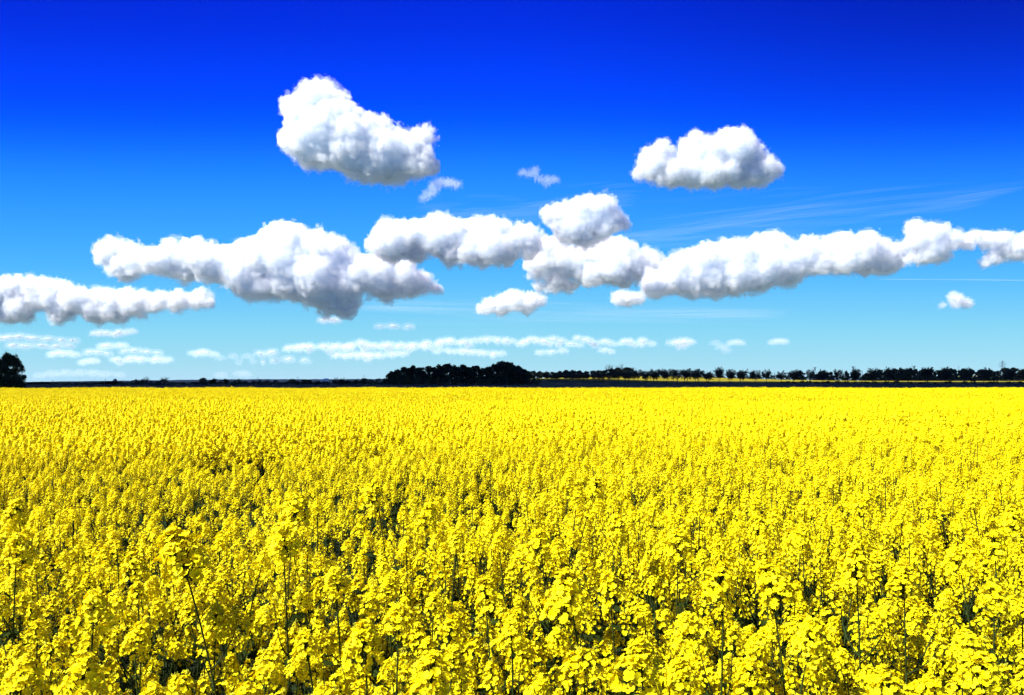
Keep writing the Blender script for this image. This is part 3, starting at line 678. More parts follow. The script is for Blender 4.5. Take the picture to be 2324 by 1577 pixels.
far = [('tiny bright cloud right under the dark tail of the broadest cloud', [(738,728,6),(752,727,7),(763,729,5)], 7500),
 ('three small pale puffs side by side in clear sky right of the tiny bright cloud', [(865,742,6),(893,740,8),(925,742,7)], 9000),
 ('flat pale cloud strip low at the left edge, below the blue-based bank', [(-5,768,9),(15,767,9),(40,765,9),(75,767,10),(110,769,8),(140,772,7),(163,774,5)], 12000),
 ('second pale strip low at the left, directly under the flat strip at the edge', [(28,785,8),(60,786,8),(95,785,8),(130,786,8),(158,785,7)], 13000),
 ('short broken line of puffs beneath the tail of the blue-based bank', [(225,757,7),(243,757,6),(262,761,6),(275,755,6),(297,753,5)], 11500),
 ('small low cloud to the upper right of the tall left tree', [(125,804,7),(145,803,8),(165,806,6)], 16000),
 ('small double puff right below the broken line of puffs', [(232,787,5),(248,786,7),(280,785,6)], 14500),
 ('low white puff left of the paler long low bar', [(200,801,7),(222,800,8),(245,804,6)], 16000),
 ('pale long low bar above the lowest left cloud band', [(280,798,7),(305,797,8),(335,799,8),(358,802,6)], 16000),
 ('low left cloud band with several bright tops, over the round hedge bushes', [(188,823,5),(207,820,6),(265,818,6),(295,815,9),(320,818,8),(350,817,9),(375,818,6),(275,826,4)], 18000),
 ('small two-humped low cloud at the left end of the long thin cloud row', [(445,804,7),(465,801,8),(482,806,5)], 16500),
 ('faint scattered low puffs below the left end of the long thin row', [(500,814,5),(530,810,5),(560,808,6),(545,824,5),(575,822,4)], 18000),
 ('pale lower start of the long thin cloud row, left of its main bars', [(590,802,7),(615,800,8),(625,820,7),(650,816,8),(690,819,6),(600,824,5)], 17500),
 ('broad upper bar of the long thin row, its left part', [(655,791,8),(680,789,10),(705,788,10),(735,787,9),(768,787,11),(785,792,9),(700,797,7),(745,799,7)], 15500),
 ('lower bar of the long thin row, under the broad upper bars', [(765,807,7),(785,809,8),(810,808,9),(832,809,11),(860,808,8),(890,806,7),(915,804,6),(830,815,6)], 17000),
 ('middle upper bar of the long thin row, with many low humps', [(800,785,8),(825,782,10),(850,786,10),(880,784,8),(905,787,9),(940,786,10),(965,788,8),(830,794,7),(880,794,7),(930,795,7)], 15500),
 ('humped right part of the long thin row, left of the wood dome', [(972,780,8),(1000,777,8),(1022,775,10),(1045,778,9),(1060,784,6),(1000,785,7)], 14800),
 ('flat lower cloud above the wood, under the humped right part of the row', [(995,798,5),(1020,797,7),(1050,798,9),(1075,800,8),(1088,801,4)], 16500),
 ('small ragged low cloud straight over the wood dome', [(1098,803,5),(1120,806,8),(1135,804,5)], 17500),
 ('white bar of low cloud high above the wood dome', [(1082,773,7),(1105,772,9),(1130,773,10),(1155,776,8),(1174,782,6)], 14500),
 ('tallest puffed low cloud, just right of the bar above the wood dome', [(1195,777,8),(1215,772,10),(1235,774,10),(1250,780,8),(1270,783,7),(1278,774,5),(1258,770,5)], 14500),
 ('neat white lozenge cloud under the tallest puffed low cloud', [(1228,802,5),(1250,800,6),(1275,797,5)], 17000),
 ('little round low puff right of the tallest puffed low cloud', [(1292,783,4),(1303,782,6),(1315,785,4)], 15500),
 ('ragged slanting low cloud over the hedge behind the yellow strip', [(1310,768,6),(1330,772,7),(1345,778,8),(1352,786,5)], 14500),
 ('small white puff beneath the slanting ragged low cloud', [(1372,796,5),(1386,800,4)], 17000),
 ('two-part low puff right of the slanting ragged cloud', [(1370,776,6),(1385,780,6),(1395,783,4)], 15500),
 ('little white cloud directly over the round bushes at the head of the avenue', [(1412,778,6),(1425,775,7),(1430,781,4)], 15500),
 ('small peaked low cloud left of the bright double-decked puff', [(1445,784,5),(1457,782,7),(1462,773,6),(1480,782,4)], 15500),
 ('bright double-decked low puff over the first avenue trees', [(1530,778,8),(1552,776,10),(1565,778,7),(1540,788,7),(1553,786,5)], 14500),
 ('round white low puff with a faint grey foot, right of the double-decked one', [(1640,788,7),(1650,790,7),(1645,797,5)], 15500),
 ('faint small dash of cloud above the round puff with a grey foot', [(1620,780,4),(1630,780,4)], 15000),
 ('thin flat dash of cloud right of the round puff with a grey foot', [(1660,779,3.5),(1672,778,4),(1683,780,3.5)], 15000),
 ('last tiny bright cloud of the low row, farthest right', [(1753,778,3.5),(1765,777,5),(1775,776,5),(1780,778,3.5)], 15000),
 ('very low faint cloud line just above the hedge right of the tall left tree', [(90,853,5),(120,850,7),(150,847,7),(180,846,8),(210,847,8),(240,850,7),(270,852,5)], 26000),
 ('very low faint cloud above the far hills left of the wood', [(500,852,5),(545,849,7),(560,851,5)], 26000)]
for i, (lb, bl, D) in enumerate(far):
    cloud(lb, bl, D, vox=1.35, seed=20 + i, group=SM, thick=1.1, wispy=1.6, core=3.6, shell=1.0, dens=.012 if 'faint' in lb else (.017 if 'pale' in lb else .034), alb=(.68, .74, .78), tint=(.60, .66, .70), veil=.10 if 'faint' in lb else .35, stretch=1.1 if bl[0][0] > 1080 else 1.35)  # duller bluish tints stand in for haze in front of far clouds

# high thin streaks
def streak(name, label, cat, u0, v0, u1, v1, D, wid, al, seed, nf=90, fr=(.5, 1.6), ln=(.15, .5)):
    rs = np.random.RandomState(seed); g = G(); sc_ = D / FPX
    for i in range(nf):
        c = rs.rand(); L_ = rs.uniform(*ln); t0, t1 = max(0, c - L_ / 2), min(1, c + L_ / 2); t = np.linspace(t0, t1, 22)
        sp = math.sin(math.pi * min(.96, max(.04, c))) ** .7; o_ = rs.randn() * wid * .45 * sp; dv = rs.randn() * wid * .16; dep = rs.randn() * wid * sc_ * 2
        u = u0 + (u1 - u0) * t; v = v0 + (v1 - v0) * t + o_ + dv * (t - c) / L_ + np.sin(t * 7 + seed + o_ * .1) * wid * .12
        pts_ = np.stack([(u - U0) * sc_, np.full_like(u, D) + dep, CAMZ + (V0 - v) * sc_], 1)
        tube(g, pts_, rs.uniform(*fr) * sc_ * np.clip(np.sin(np.pi * (t - t0) / (t1 - t0)), .02, 1), 6)
    m, nn, l, p = mat('thin_ice_cloud')
    p.inputs['Base Color'].default_value = (.95, .97, 1, 1); p.inputs['Roughness'].default_value = 1; p.inputs['Specular IOR Level'].default_value = 0
    tr = nn.new('ShaderNodeBsdfTransparent'); tl = nn.new('ShaderNodeBsdfTranslucent')
    mx = nn.new('ShaderNodeMixShader'); l.new(p.outputs[0], mx.inputs[1]); l.new(tl.outputs[0], mx.inputs[2])
    m2 = nn.new('ShaderNodeMixShader'); m2.inputs[0].default_value = al; l.new(tr.outputs[0], m2.inputs[1]); l.new(mx.outputs[0], m2.inputs[2]); l.new(m2.outputs[0], nn['Material Output'].inputs[0])
    tag(g.obj(name, [m]), label, cat)
streak('contrail', 'thin faint straight white contrail below the upright right cumulus', 'contrail', 1985, 633, 2420, 637, 24000, 1.2, .02, 1, 26, (.5, 1.1), (.3, .6))
streak('cirrus_cloud', 'broad faint cirrus veil of fine streaks above the long right bank', 'cloud', 1370, 545, 2290, 440, 30000, 42, .006, 2, 150, (1, 5), (.15, .5))
streak('cirrus_cloud', 'faint low cirrus veil right behind the topmost head of the middle bank', 'cloud', 1330, 545, 1850, 530, 30000, 22, .006, 3, 90, (1, 5))
streak('cirrus_cloud', 'faint cirrus haze under the small ragged cumulus above the wood', 'cloud', 780, 700, 1800, 715, 34000, 26, .012, 4, 110, (1, 5))
streak('cirrus_cloud', 'faint cirrus veil between the two middle cumulus heads and the high wisp', 'cloud', 950, 500, 1450, 450, 30000, 30, .012, 5, 80, (1, 5))

# unseen cloud sheets added above the frame, shaped to keep the sun off the land beyond the field
def cover(poly, h, seed):
    k = h / S.z; n = len(poly); rs = np.random.RandomState(seed); ring = []
    for i in range(n):
        a, b = np.array(poly[i], float), np.array(poly[(i + 1) % n], float); m = max(2, int(np.linalg.norm(b - a) / 12))
        for j in range(m): ring.append(a + (b - a) * j / m + rs.randn(2) * 1.6)
    ring = np.array(ring); c = ring.mean(0); N_ = len(ring); off = np.array([S.x, S.y]) * k
    g = G(); R3 = []
    for f, z in ((.93, 0), (1, 6), (1, 14), (.9, 24), (.6, 30)):
        p = c + (ring - c) * (1 if f == 1 else f) + off
        R3.append(np.stack([p[:, 0], p[:, 1], np.full(N_, h + z) + rs.randn(N_) * 2], 1))
    V = np.concatenate(R3 + [np.array([[*(c + off), h]]), np.array([[*(c + off), h + 32]])]); j = np.arange(N_); j2 = (j + 1) % N_
    Q = np.concatenate([np.stack([r * N_ + j, r * N_ + j2, (r + 1) * N_ + j2, (r + 1) * N_ + j], 1) for r in range(4)]); e = 5 * N_
    g.add(V, Q); g2 = np.concatenate([np.stack([j2, j, np.full(N_, e)], 1), np.stack([4 * N_ + j, 4 * N_ + j2, np.full(N_, e + 1)], 1)])
    g.L.append(g2.ravel()); g.n.append(np.full(len(g2), 3)); g.m.append(np.zeros(len(g2), int))
    m, nn, l, p = mat('shade_cloud_white'); p.inputs['Base Color'].default_value = (.9, .9, .9, 1); p.inputs['Roughness'].default_value = 1; p.inputs['Specular IOR Level'].default_value = 0
    tag(g.obj('shade_cloud', [m]), kind='stuff')
cover([(-450, 150), (150, 147), (300, 200), (375, 285), (200, 480), (33, 676), (-60, 800), (-500, 900)], 700, 1)
cover([(-500, 906), (-60, 806), (10, 758), (250, 742), (520, 738), (640, 1080), (560, 1250), (500, 2200), (-1200, 2200)], 1600, 2)

# ------------------------------------------------------------------ yellow field behind the avenue, green fields on the far slope
def avenue_Y(u, d=0): return (593 + d) / ((u - U0) / FPX + .875)
m_back = simple('distant_rape_bloom', (.20, .17, .004), 0.9, 0.1, 0.35, 0.5)
tu = np.linspace(1190, 2480, 130)
def back_pts(t, s_):
    y0 = avenue_Y(t, 22); y1 = 742 + 0 * t; y = y0 + (y1 - y0) * s_; return (t - U0) / FPX * y, y
o = sheet('rapeseed_field', back_pts, np.linspace(0, 1, 60), tu, m_back, .85, .25, 'stuff')
m_green = simple('bright_pasture', (.10, .16, .02), 0.95, 0.05, 0.2, 0.1)
def pas(y0, y1, ua, ub):
    return lambda t, s_: ((t - U0) / FPX * (y0 + (y1 - y0) * s_), np.full_like(t, y0 + (y1 - y0) * s_))
sheet('pasture', pas(1270, 1480, 0, 0), np.linspace(0, 1, 12), np.linspace(2150, 2500, 40), m_green, .3, .1, 'structure')

# ------------------------------------------------------------------ trees
def limb(g, p0, d, ln, r0, rs, k=5, n=5, bend=.25, up=.15, r1=None):
    pts = [np.array(p0, float)]; d = np.array(d, float); d /= np.linalg.norm(d)
    for i in range(n):
        d = d + rs.randn(3) * bend * .35 + np.array([0, 0, up * .3]); d /= np.linalg.norm(d); pts.append(pts[-1] + d * ln / n)
    tube(g, pts, np.linspace(r0, r0 * .4 if r1 is None else r1, n + 1), k); return np.array(pts), d
LQ = np.array([[-.5, -.32, 0], [.5, -.32, .12], [.5, .32, 0], [-.5, .32, .12]])
def leaves(g, c, rad, n, size, rs):
    d = rs.randn(n, 3); d /= np.linalg.norm(d, axis=1, keepdims=True); loc = c + d * rad * rs.rand(n, 1) ** .45
    scatter(g, LQ, [[[0, 1, 2, 3]]], frame(rs.randn(n, 3) + d * .6) * (size * (.6 + .8 * rs.rand(n)))[:, None, None], loc)
def dense_tree(seed, low=.12, wid=.42, nleaf=7500, cl=60, lsize=.042):
    rs = np.random.RandomState(seed); t, c = G(), G()
    pts, d = limb(t, (0, 0, -.05), (rs.randn() * .04, rs.randn() * .04, 1), .55, .032, rs, 6, 5, .1)
    lobes = [np.array([rs.uniform(-.5, .5) * wid, rs.uniform(-.5, .5) * wid, rs.uniform(.45, .72)]) for _ in range(5)]
    for i in range(cl):
        a = rs.rand() * 6.28; h = rs.uniform(low, .96); prof = math.sin(math.pi * min(1, (h - low + .1) / (1.08 - low))) ** .55
        rr = wid * prof * math.sqrt(rs.rand()) * rs.uniform(.75, 1.12)
        p = np.array([rr * math.cos(a), rr * math.sin(a), h * (1 - .05 * rs.rand())])
        if i % 3 == 0: limb(t, pts[rs.randint(2, 6)] * .9, p - pts[3], np.linalg.norm(p - pts[3]), .010, rs, 4, 4, .2)
        leaves(c, p, rs.uniform(.06, .13), int(nleaf / cl), lsize, rs)
    return t, c
def budding_tree(seed, nleaf=2900, wid=.40, first=.30):
    """round crown of fine upswept twigs, leaves only just breaking"""
    rs = np.random.RandomState(seed); t, c = G(), G()
    pts, d = limb(t, (0, 0, -.05), (rs.randn() * .05, rs.randn() * .05, 1), first + .1, .026, rs, 6, 4, .08)
    for i in range(9):
        a = i * 2.4 + rs.rand(); up = rs.uniform(.5, 1.5); d0 = np.array([math.cos(a), math.sin(a), up]); ln = rs.uniform(.34, .5)
        lp, d = limb(t, pts[rs.randint(3, 5)], d0, ln * (1.15 if up > 1 else .9), .012, rs, 4, 5, .2, .25)
        for j in range(9):
            q = lp[rs.randint(1, 6)]; dd = d0 * .6 + rs.randn(3) * .6 + np.array([0, 0, .35])
            tp, _ = limb(t, q, dd, rs.uniform(.10, .22), .0045, rs, 3, 3, .3, .2, .002)
            for e in range(2):
                ee, _ = limb(t, tp[rs.randint(1, 4)], dd + rs.randn(3) * .7, rs.uniform(.05, .11), .0028, rs, 3, 2, .2, .2, .0015)
                leaves(c, ee[-1], .045, int(nleaf / 162), .026, rs)
    for i in range(46):
        d = rs.randn(3); d /= np.linalg.norm(d); leaves(c, np.array([0, 0, .66]) + d * np.array([.38, .38, .29]) * rs.rand() ** .4, .085, int(nleaf / 70), .022, rs)
    return t, c
def bush(seed, nleaf=3000, wid=.75):
    rs = np.random.RandomState(seed); t, c = G(), G()
    for i in range(5):
        a = i * 1.3 + rs.rand(); limb(t, (0, 0, -.03), (math.cos(a) * .6, math.sin(a) * .6, 1), .6, .022, rs, 4, 4)
    for i in range(26):
        a = rs.rand() * 6.28; h = rs.uniform(.04, .92); rr = wid * math.cos(min(1.45, h * 1.45)) ** .6 * math.sqrt(rs.rand())
        leaves(c, np.array([rr * math.cos(a), rr * math.sin(a), h * .95]), rs.uniform(.10, .18), int(nleaf / 26), .05, rs)
    return t, c
def pack(gens, crown_m, cn='crown'):
    return [(t.mesh('trunk', [M_bark]), c.mesh(cn, [crown_m])) for t, c in gens]
K = {'dense': pack([dense_tree(s_) for s_ in range(6)], M_crown),
     'broad': pack([dense_tree(20 + s_, .06, .62, 9000, 80, .044) for s_ in range(4)], M_crown),
     'budding': pack([budding_tree(40 + s_) for s_ in range(7)], M_crown_bud),
     'bare': pack([budding_tree(60 + s_, 420) for s_ in range(3)], M_crown_bud),
     'bush': pack([bush(80 + s_) for s_ in range(6)], M_crown),
     'pale': pack([bush(90 + s_, 1100) for s_ in range(3)], M_crown_olive),
     'near': pack([dense_tree(301, .0, .48, 34000, 150, .023)], M_crown_olive)}
def tree(kind, u, vtop, Y, label, group=None, wpx=None, name='tree', cat='tree'):
    x = (u - U0) / FPX * Y; z0 = float(gz(x, Y)); h = max(.6, CAMZ + (V0 - vtop) / FPX * Y - z0)
    tm, cm = rnd.choice(K[kind])
    r = empty(name, (x, Y, z0)); r.rotation_euler.z = rnd.random() * 6.28
    w = h * rnd.uniform(.92, 1.08) if wpx is None else wpx / FPX * Y / {'dense': .95, 'broad': 1.4, 'budding': .95, 'bare': .95, 'bush': 1.65, 'pale': 1.65, 'near': 1.06}[kind]
    r.scale = (w, w, h); tag(r, label, cat, group)
    link(bpy.data.objects.new('trunk', tm), r); link(bpy.data.objects.new('crown', cm), r)
    return r
ORD = 'first second third fourth fifth sixth seventh eighth ninth tenth eleventh twelfth thirteenth fourteenth fifteenth sixteenth seventeenth eighteenth nineteenth twentieth'.split()
def nth(i): return ORD[i] if i < 20 else ('twenty-' + ORD[i - 20] if i < 29 else ('thirtieth' if i == 29 else 'thirty-' + ORD[i - 30]))
tree('near', 20, 801, 200, 'tall leafy olive-green tree standing alone at the left edge behind the field', None, 74)
# the avenue
c3 = lambda p: 1162 + p * .25
c4 = lambda p: 1743 + p * .25
front = [(c3(p), t) for p, t in ((365, 848), (425, 847), (520, 846), (590, 846), (655, 845), (755, 845), (825, 845), (935, 844), (1060, 842), (1145, 837), (1222, 839), (1318, 836), (1405, 836), (1500, 834), (1592, 833), (1690, 835), (1785, 842), (1888, 832), (1988, 836), (2095, 837), (2205, 838), (2310, 838))] + \
        [(c4(p), t) for p, t in ((120, 840), (235, 837), (385, 836), (510, 837), (640, 835), (800, 834), (950, 832), (1095, 831), (1275, 831), (1450, 831), (1622, 832), (1805, 834), (1998, 834), (2192, 833), (2330, 834))]
back = [(c3(p), t) for p, t in ((325, 850), (395, 849), (490, 848), (555, 848), (615, 847), (680, 847), (795, 846), (890, 846), (965, 845), (1030, 844), (1110, 840), (1205, 842), (1285, 838), (1378, 838), (1470, 836), (1565, 836), (1665, 838), (1765, 843), (1872, 834), (1975, 838), (2075, 840))] + \
       [(c4(p), t) for p, t in ((225, 839), (495, 839), (785, 837), (1265, 834), (1428, 834), (1605, 834), (1785, 836), (1957, 835), (2170, 835))]
for row, nm, d in ((front, 'near', 0), (back, 'far', 10)):
    for i, (u, vt) in enumerate(row):
        Y = avenue_Y(u, d); wp = rnd.uniform(22, 30) if u < 1430 else rnd.uniform(22, 34); vt += rnd.uniform(-1.5, 2)
        tree('budding', u, vt, Y, '%s tree along the %s row of the avenue, counting from the wood' % (nth(i), nm), 'budding trees of the avenue', wp if nm == 'near' else wp * .9)
# the wood left of the avenue
wood = [(888, 843, 22), (902, 838, 26), (920, 833, 30), (936, 829, 34), (955, 834, 32), (977, 831, 34), (998, 828, 36), (1014, 826, 38), (1032, 829, 34), (1052, 827, 36), (1070, 831, 30), (1083, 830, 28), (1104, 833, 34), (1122, 827, 40), (1143, 821, 52), (1160, 824, 44), (1176, 830, 40), (1190, 838, 28)]
wl = ['small end tree at the left tip of the dark wood'] + ['dark dense tree in the wood, %s from its left tip' % nth(i) for i in range(1, 14)] + ['tallest domed tree of the wood, at its right part', 'dark rounded tree touching the right flank of the domed tallest tree', 'dark tree on the falling right shoulder of the wood', 'last low tree at the right end of the wood']
for i, ((u, vt, w), lb) in enumerate(zip(wood, wl)):
    tree('broad' if w > 38 else 'dense', u, vt, 385 + rnd.uniform(-12, 25), lb, 'trees of the dark wood', w * 1.35)
for i, u in enumerate(np.linspace(893, 1220, 30)):
    tree('pale' if i % 2 else 'bush', u, rnd.uniform(849, 858), 350 + rnd.uniform(-8, 8), ('pale scrubby bush' if i % 2 else 'dark low bush') + ' at the foot of the wood, %s from its left tip' % nth(i), 'bushes at the foot of the wood', rnd.uniform(20, 30), 'bush', 'bush')
# bushes and trees of the long left hedge
lb_ = [(50, 866), (64, 866.5), (76, 866), (88, 866), (101, 865.5), (118, 867), (137, 866.5), (155, 867), (175, 867), (192, 866.5), (212, 867), (230, 866), (246, 864.5), (260, 863.5), (275, 866), (293, 866), (309, 860), (322, 858.5), (338, 862), (358, 863), (372, 860), (390, 866), (412, 866), (443, 866), (461, 857), (478, 862), (486, 859), (497, 864), (512, 860), (530, 862), (540, 859), (556, 864), (575, 863.5), (591, 861), (608, 862), (624, 862), (645, 866), (664, 860), (676, 863), (691, 861), (702, 861.5), (720, 865), (738, 864.5), (760, 861), (775, 860), (790, 863), (808, 862), (826, 858.5), (843, 859.5), (859, 857.5), (873, 858.5)]
for i, (u, vt) in enumerate(lb_):
    r_ = 'counting right from the tall left tree' if i < 25 else 'counting left from the wood'
    k = i if i < 25 else len(lb_) - 1 - i
    if u == 461: tree('broad', u, vt, 345, 'big round-topped dark bush standing out of the long left hedge', None, 22, 'bush', 'bush'); continue
    tree('bush' if rnd.random() < .8 else 'dense', u, vt, 350 + rnd.uniform(-15, 15), '%s dark bush of the long left hedge, %s' % (nth(k), r_), 'bushes of the long left hedge', rnd.uniform(18, 28), 'bush', 'bush')
for u, vt, w, lb in ((331, 853, 20, 'bare twiggy tree above the left hedge, left one of a pair'), (374, 854, 26, 'bare twiggy spreading tree above the left hedge, right one of a pair'), (763, 854.5, 13, 'bare thin tree above the left hedge nearest the pale barns'), (779, 855.5, 16, 'bare thin tree above the hedge, right of the one nearest the barns')):
    tree('bare', u, vt, 352, lb, 'bare trees above the left hedge', w)
# trees behind the yellow strip
bl = [(1196, 842), (1210, 841), (1225, 842), (1240, 843), (1256, 844), (1272, 842), (1286, 840), (1300, 839.5), (1314, 841), (1330, 842), (1346, 841), (1360, 840), (1374, 839), (1388, 836)]
for i, (u, vt) in enumerate(bl):
    tree('dense', u, vt, 765 + rnd.uniform(-8, 20), 'dark tree in the row behind the yellow strip, %s from the wood' % nth(i), 'dark trees behind the yellow strip', rnd.uniform(22, 30))
for u, vt, w, lb in ((1402, 834.5, 44, 'broad dark round tree behind the yellow strip, left of its twin'), (1424, 834, 40, 'broad dark round tree behind the yellow strip, right of its twin')):
    tree('broad', u, vt, 760, lb, None, w)
for u, vt, w, lb in ((1383, 825, 24, 'bare tree rising above the broad twin trees, left one'), (1408, 824.5, 26, 'bare tree rising above the broad twin trees, right one')):
    tree('bare', u, vt, 775, lb, 'bare trees above the twin trees', w)
for i, u in enumerate(np.arange(1440, 1935, 13.5)):
    tree('bush', u + rnd.uniform(-3, 3), 852 + rnd.uniform(-1.5, 1.2) - (1.2 if u > 1700 else 0), 770 + rnd.uniform(-10, 10), 'low dark bush of the hedge behind the avenue, %s from the twin trees' % nth(i), 'low hedge bushes behind the avenue', rnd.uniform(22, 30), 'bush', 'bush')
br = [(1562, 845, 14), (1708, 843, 18), (1815, 840, 24), (1852, 848, 20), (1866, 841, 26), (1884, 844, 22), (1921, 841, 14), (1937, 848, 20), (1968, 846, 26), (1983, 842, 28), (1998, 838, 30), (2016, 838, 32), (2030, 836, 34), (2046, 835, 30), (2064, 836, 34), (2078, 838, 28), (2095, 837, 30), (2112, 837, 32), (2130, 840, 26), (2146, 838, 30), (2162, 836, 28), (2186, 837, 34), (2204, 837, 36), (2226, 838, 34), (2244, 838, 32), (2262, 841, 24), (2282, 835, 36), (2300, 834, 38), (2318, 838, 30), (2334, 837, 34)]
for i, (u, vt, w) in enumerate(br):
    Y = rnd.uniform(772, 830) if u < 2160 else rnd.uniform(880, 960)
    tree('broad' if w >= 30 else 'dense', u, vt, Y, 'dark leafy tree behind the right half of the avenue, %s from the left' % nth(i), 'dark trees behind the right avenue', w)
for i, u in enumerate(np.arange(1945, 2170, 15)):
    tree('bush' if i % 4 else 'pale', u, rnd.uniform(847, 853), 762 + rnd.uniform(-6, 6), 'shrub under the dark right trees, %s from their left end' % nth(i), 'shrubs under the dark right trees', rnd.uniform(20, 30), 'bush', 'bush')
for i, (u, vt) in enumerate(((1990, 832), (2020, 831), (2105, 832), (2150, 832.5))):
    tree('bare', u, vt, 800, 'bare twiggy crown showing above the dark right trees, %s from the left' % nth(i), 'bare crowns above the right trees', 22)
for i, u in enumerate([1775, 1788, 1803, 1822, 1836, 1853, 1869, 1881, 1902, 1921, 1940, 1958, 1966, 1985, 2011, 2030, 2037, 2066, 2090, 2098, 2121, 2150, 2158, 2189, 2210, 2247, 2259, 2290, 2316]):
    tree('bush', u, rnd.uniform(862.5, 866), avenue_Y(u, 14), 'low dark shrub at the avenue foot before the thin yellow line, %s from left' % nth(i), 'shrubs at the foot of the avenue', 17, 'bush', 'bush')

# ------------------------------------------------------------------ pylon, masts, houses
M_steel = simple('galvanised_steel', (.10, .12, .17), .6, .3, .1, 1)
def pylon(u, vtop, Y, label):
    x = (u - U0) / FPX * Y; z0 = float(gz(x, Y)); H = CAMZ + (V0 - vtop) / FPX * Y - z0
    r = empty('electricity_pylon', (x, Y, z0)); tag(r, label, 'pylon'); g = G()
    def w(z): return 4.2 * (1 - z / H) ** 1.25 + .5
    zs = np.linspace(0, H * .97, 12)
    for sx_, sy_ in ((1, 1), (1, -1), (-1, -1), (-1, 1)): tube(g, [(sx_ * w(z), sy_ * w(z), z) for z in zs], .22, 4)
    for a, b in zip(zs[:-1], zs[1:]):
        for f in range(4):
            c = [(1, 1), (1, -1), (-1, -1), (-1, 1)]; p, q = c[f], c[(f + 1) % 4]
            tube(g, [(p[0] * w(a), p[1] * w(a), a), (q[0] * w(b), q[1] * w(b), b)], .12, 3); tube(g, [(q[0] * w(a), q[1] * w(a), a), (p[0] * w(b), p[1] * w(b), b)], .12, 3)
            tube(g, [(p[0] * w(b), p[1] * w(b), b), (q[0] * w(b), q[1] * w(b), b)], .12, 3)
    tube(g, [(0, 0, H * .95), (0, 0, H)], [.5, .15], 4); g.obj('lattice_tower', [M_steel], r)
    for zf, ln in ((.88, 9.5), (.76, 12.5), (.645, 10.5)):
        g = G(); z = H * zf; ww = w(z)
        for sg in (-1, 1):
            tip = (sg * ln, 0, z)
            for q in (-1, 1):
                tube(g, [(sg * ww * .5, q * ww, z - .3), tip], [.28, .16], 4); tube(g, [(sg * ww * .5, q * ww, z + 2.2), tip], [.22, .14], 4)
            tube(g, [(sg * ln * .97, 0, z), (sg * ln * .97, 0, z - 2.6)], .16, 4)
        g.obj('cross_arm', [M_steel], r)
    r.rotation_euler.z = .25
pylon(2275, 817.5, 2000, 'steel lattice electricity pylon with three cross arms rising behind the right trees')
def mast(u, vtop, Y, vb, label):
    x = (u - U0) / FPX * Y; z0 = CAMZ + (V0 - vb) / FPX * Y; H = (vb - vtop) / FPX * Y
    g = G(); tube(g, [(0, 0, -4), (0, 0, H * .6), (0, 0, H * .62), (0, 0, H)], [Y * .00034, Y * .00028, Y * .0002, Y * .00012], 6)
    for f in (.55, .8): tube(g, [(0, 0, H * f), (0, 0, H * f + H * .05)], Y * .0005, 6)
    o = g.obj('radio_mast', [M_steel]); o.location = (x, Y, z0); tag(o, label, 'mast', 'thin masts on the skyline')
for a in ((119, 862, 4550, 866, 'short mast on the low skyline nearest the tall left tree'), (239, 859, 4550, 865, 'thin mast on the far hills left of the bare tree pair'), (585, 854.5, 4550, 861, 'stout mast on the far hills above the round hedge bush'), (676, 853, 4550, 861, 'thin mast on the far hills left of the pale barns'), (826, 850, 4550, 860, 'tallest thin mast on the far hills right of the pale barns'), (1758, 842, 2500, 856, 'thin mast between avenue trees at the middle right'), (1957, 839, 2500, 856, 'thin mast left of the dense right trees'), (2176, 829, 2500, 852, 'thin mast peeping over the dense right trees'), (2238, 836, 2600, 852, 'small mast left of the pylon')): mast(*a)
M_white = simple('white_render', (.75, .74, .70), .8, .2, .05, 1); M_roof = simple('red_brown_roof', (.16, .07, .05), .8, .2, .2, 1); M_slate = simple('pale_sheet_roof', (.55, .57, .6), .6, .3, .1, 1); M_dkwin = simple('window_glass', (.03, .035, .04), .2, .5, 0, 1)
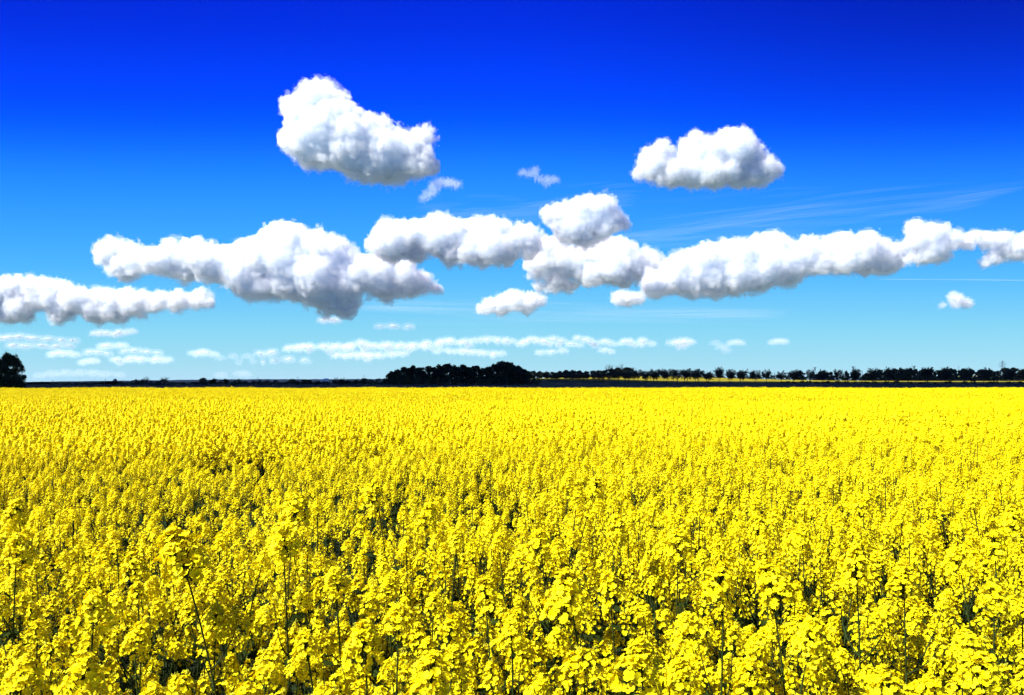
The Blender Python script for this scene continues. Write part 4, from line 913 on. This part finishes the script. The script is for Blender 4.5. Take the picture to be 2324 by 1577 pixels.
def house(u, v, Y, w, d, hw, hr, rz, roofm, label, zb=None, cat='house', name='farmhouse', wins=3):
    x = (u - U0) / FPX * Y; z0 = float(gz(x, Y)) if zb is None else zb
    r = empty(name, (x, Y, z0)); r.rotation_euler.z = rz; tag(r, label, cat)
    g = G(); box(g, (0, 0, hw / 2 - .5), (w, d, hw + 1)); 
    for sx_ in (-1, 1): g.add([[sx_ * w / 2, -d / 2, hw], [sx_ * w / 2, d / 2, hw], [sx_ * w / 2, 0, hw + hr]], [[0, 1, 2]])
    g.obj('wall', [M_white], r, False)
    g = G()
    for sy_ in (-1, 1):
        V = [[a * (w / 2 + .3), sy_ * (d / 2 + .4), hw - .25] for a in (-1, 1)] + [[a * (w / 2 + .3), 0, hw + hr + .05] for a in (1, -1)]
        V = np.array(V); g.add(np.concatenate([V, V + [0, 0, .18]]), [[0, 1, 2, 3], [7, 6, 5, 4], [0, 4, 5, 1], [1, 5, 6, 2], [3, 2, 6, 7], [0, 3, 7, 4]])
    ro = g.obj('roof', [roofm], r, False)
    if wins:
        g = G(); box(g, (w * .28, 0, hw + hr + .5), (.7, .7, 1.6)); g.obj('chimney', [M_roof], ro, False)
        for i in range(wins):
            g = G(); box(g, ((i + .5) / wins * w - w / 2, -d / 2 - .03, hw * .55), (1.1, .12, 1.3)); g.obj('window', [M_dkwin], r, False)
        g = G(); box(g, (-w / 2 - .03, 0, hw * .6), (.12, 1.1, 1.3)); g.obj('window', [M_dkwin], r, False)
def zat(v, Y): return CAMZ + (V0 - v) / FPX * Y
house(2218, 852, 1300, 6.5, 5, 3.0, 2.4, .5, M_roof, 'small white house with red-brown roof among the right trees by the green slope', zat(853.5, 1300))
house(740, 864, 1500, 9, 5, 2.6, 1.8, .25, M_slate, 'pale roofed white barn behind the left hedge, right one of two', zat(864.5, 1500), 'barn', 'barn', 0)
house(731, 864, 1560, 7, 4, 1.6, 1.0, -.1, M_slate, 'low pale barn behind the left hedge, left one of two', zat(864, 1560), 'barn', 'barn', 0)
house(261, 866, 1400, 4.5, 4.5, 2.4, 2.0, 1.2, M_roof, 'tiny white gabled house behind the left hedge near the bare tree pair', zat(866, 1400))

# ------------------------------------------------------------------ air
m = bpy.data.materials.new('haze_air'); m.use_nodes = True; n, l = m.node_tree.nodes, m.node_tree.links
n.remove(n['Principled BSDF']); v = n.new('ShaderNodeVolumePrincipled'); v.inputs['Color'].default_value = (.40, .64, 1, 1); v.inputs['Density'].default_value = 1.2e-5; v.inputs['Anisotropy'].default_value = 0
l.new(v.outputs[0], n['Material Output'].inputs['Volume'])
g = G(); box(g, (0, 7000, 40), (32600, 14400, 90)); tag(g.obj('haze', [m], None, False), kind='stuff')
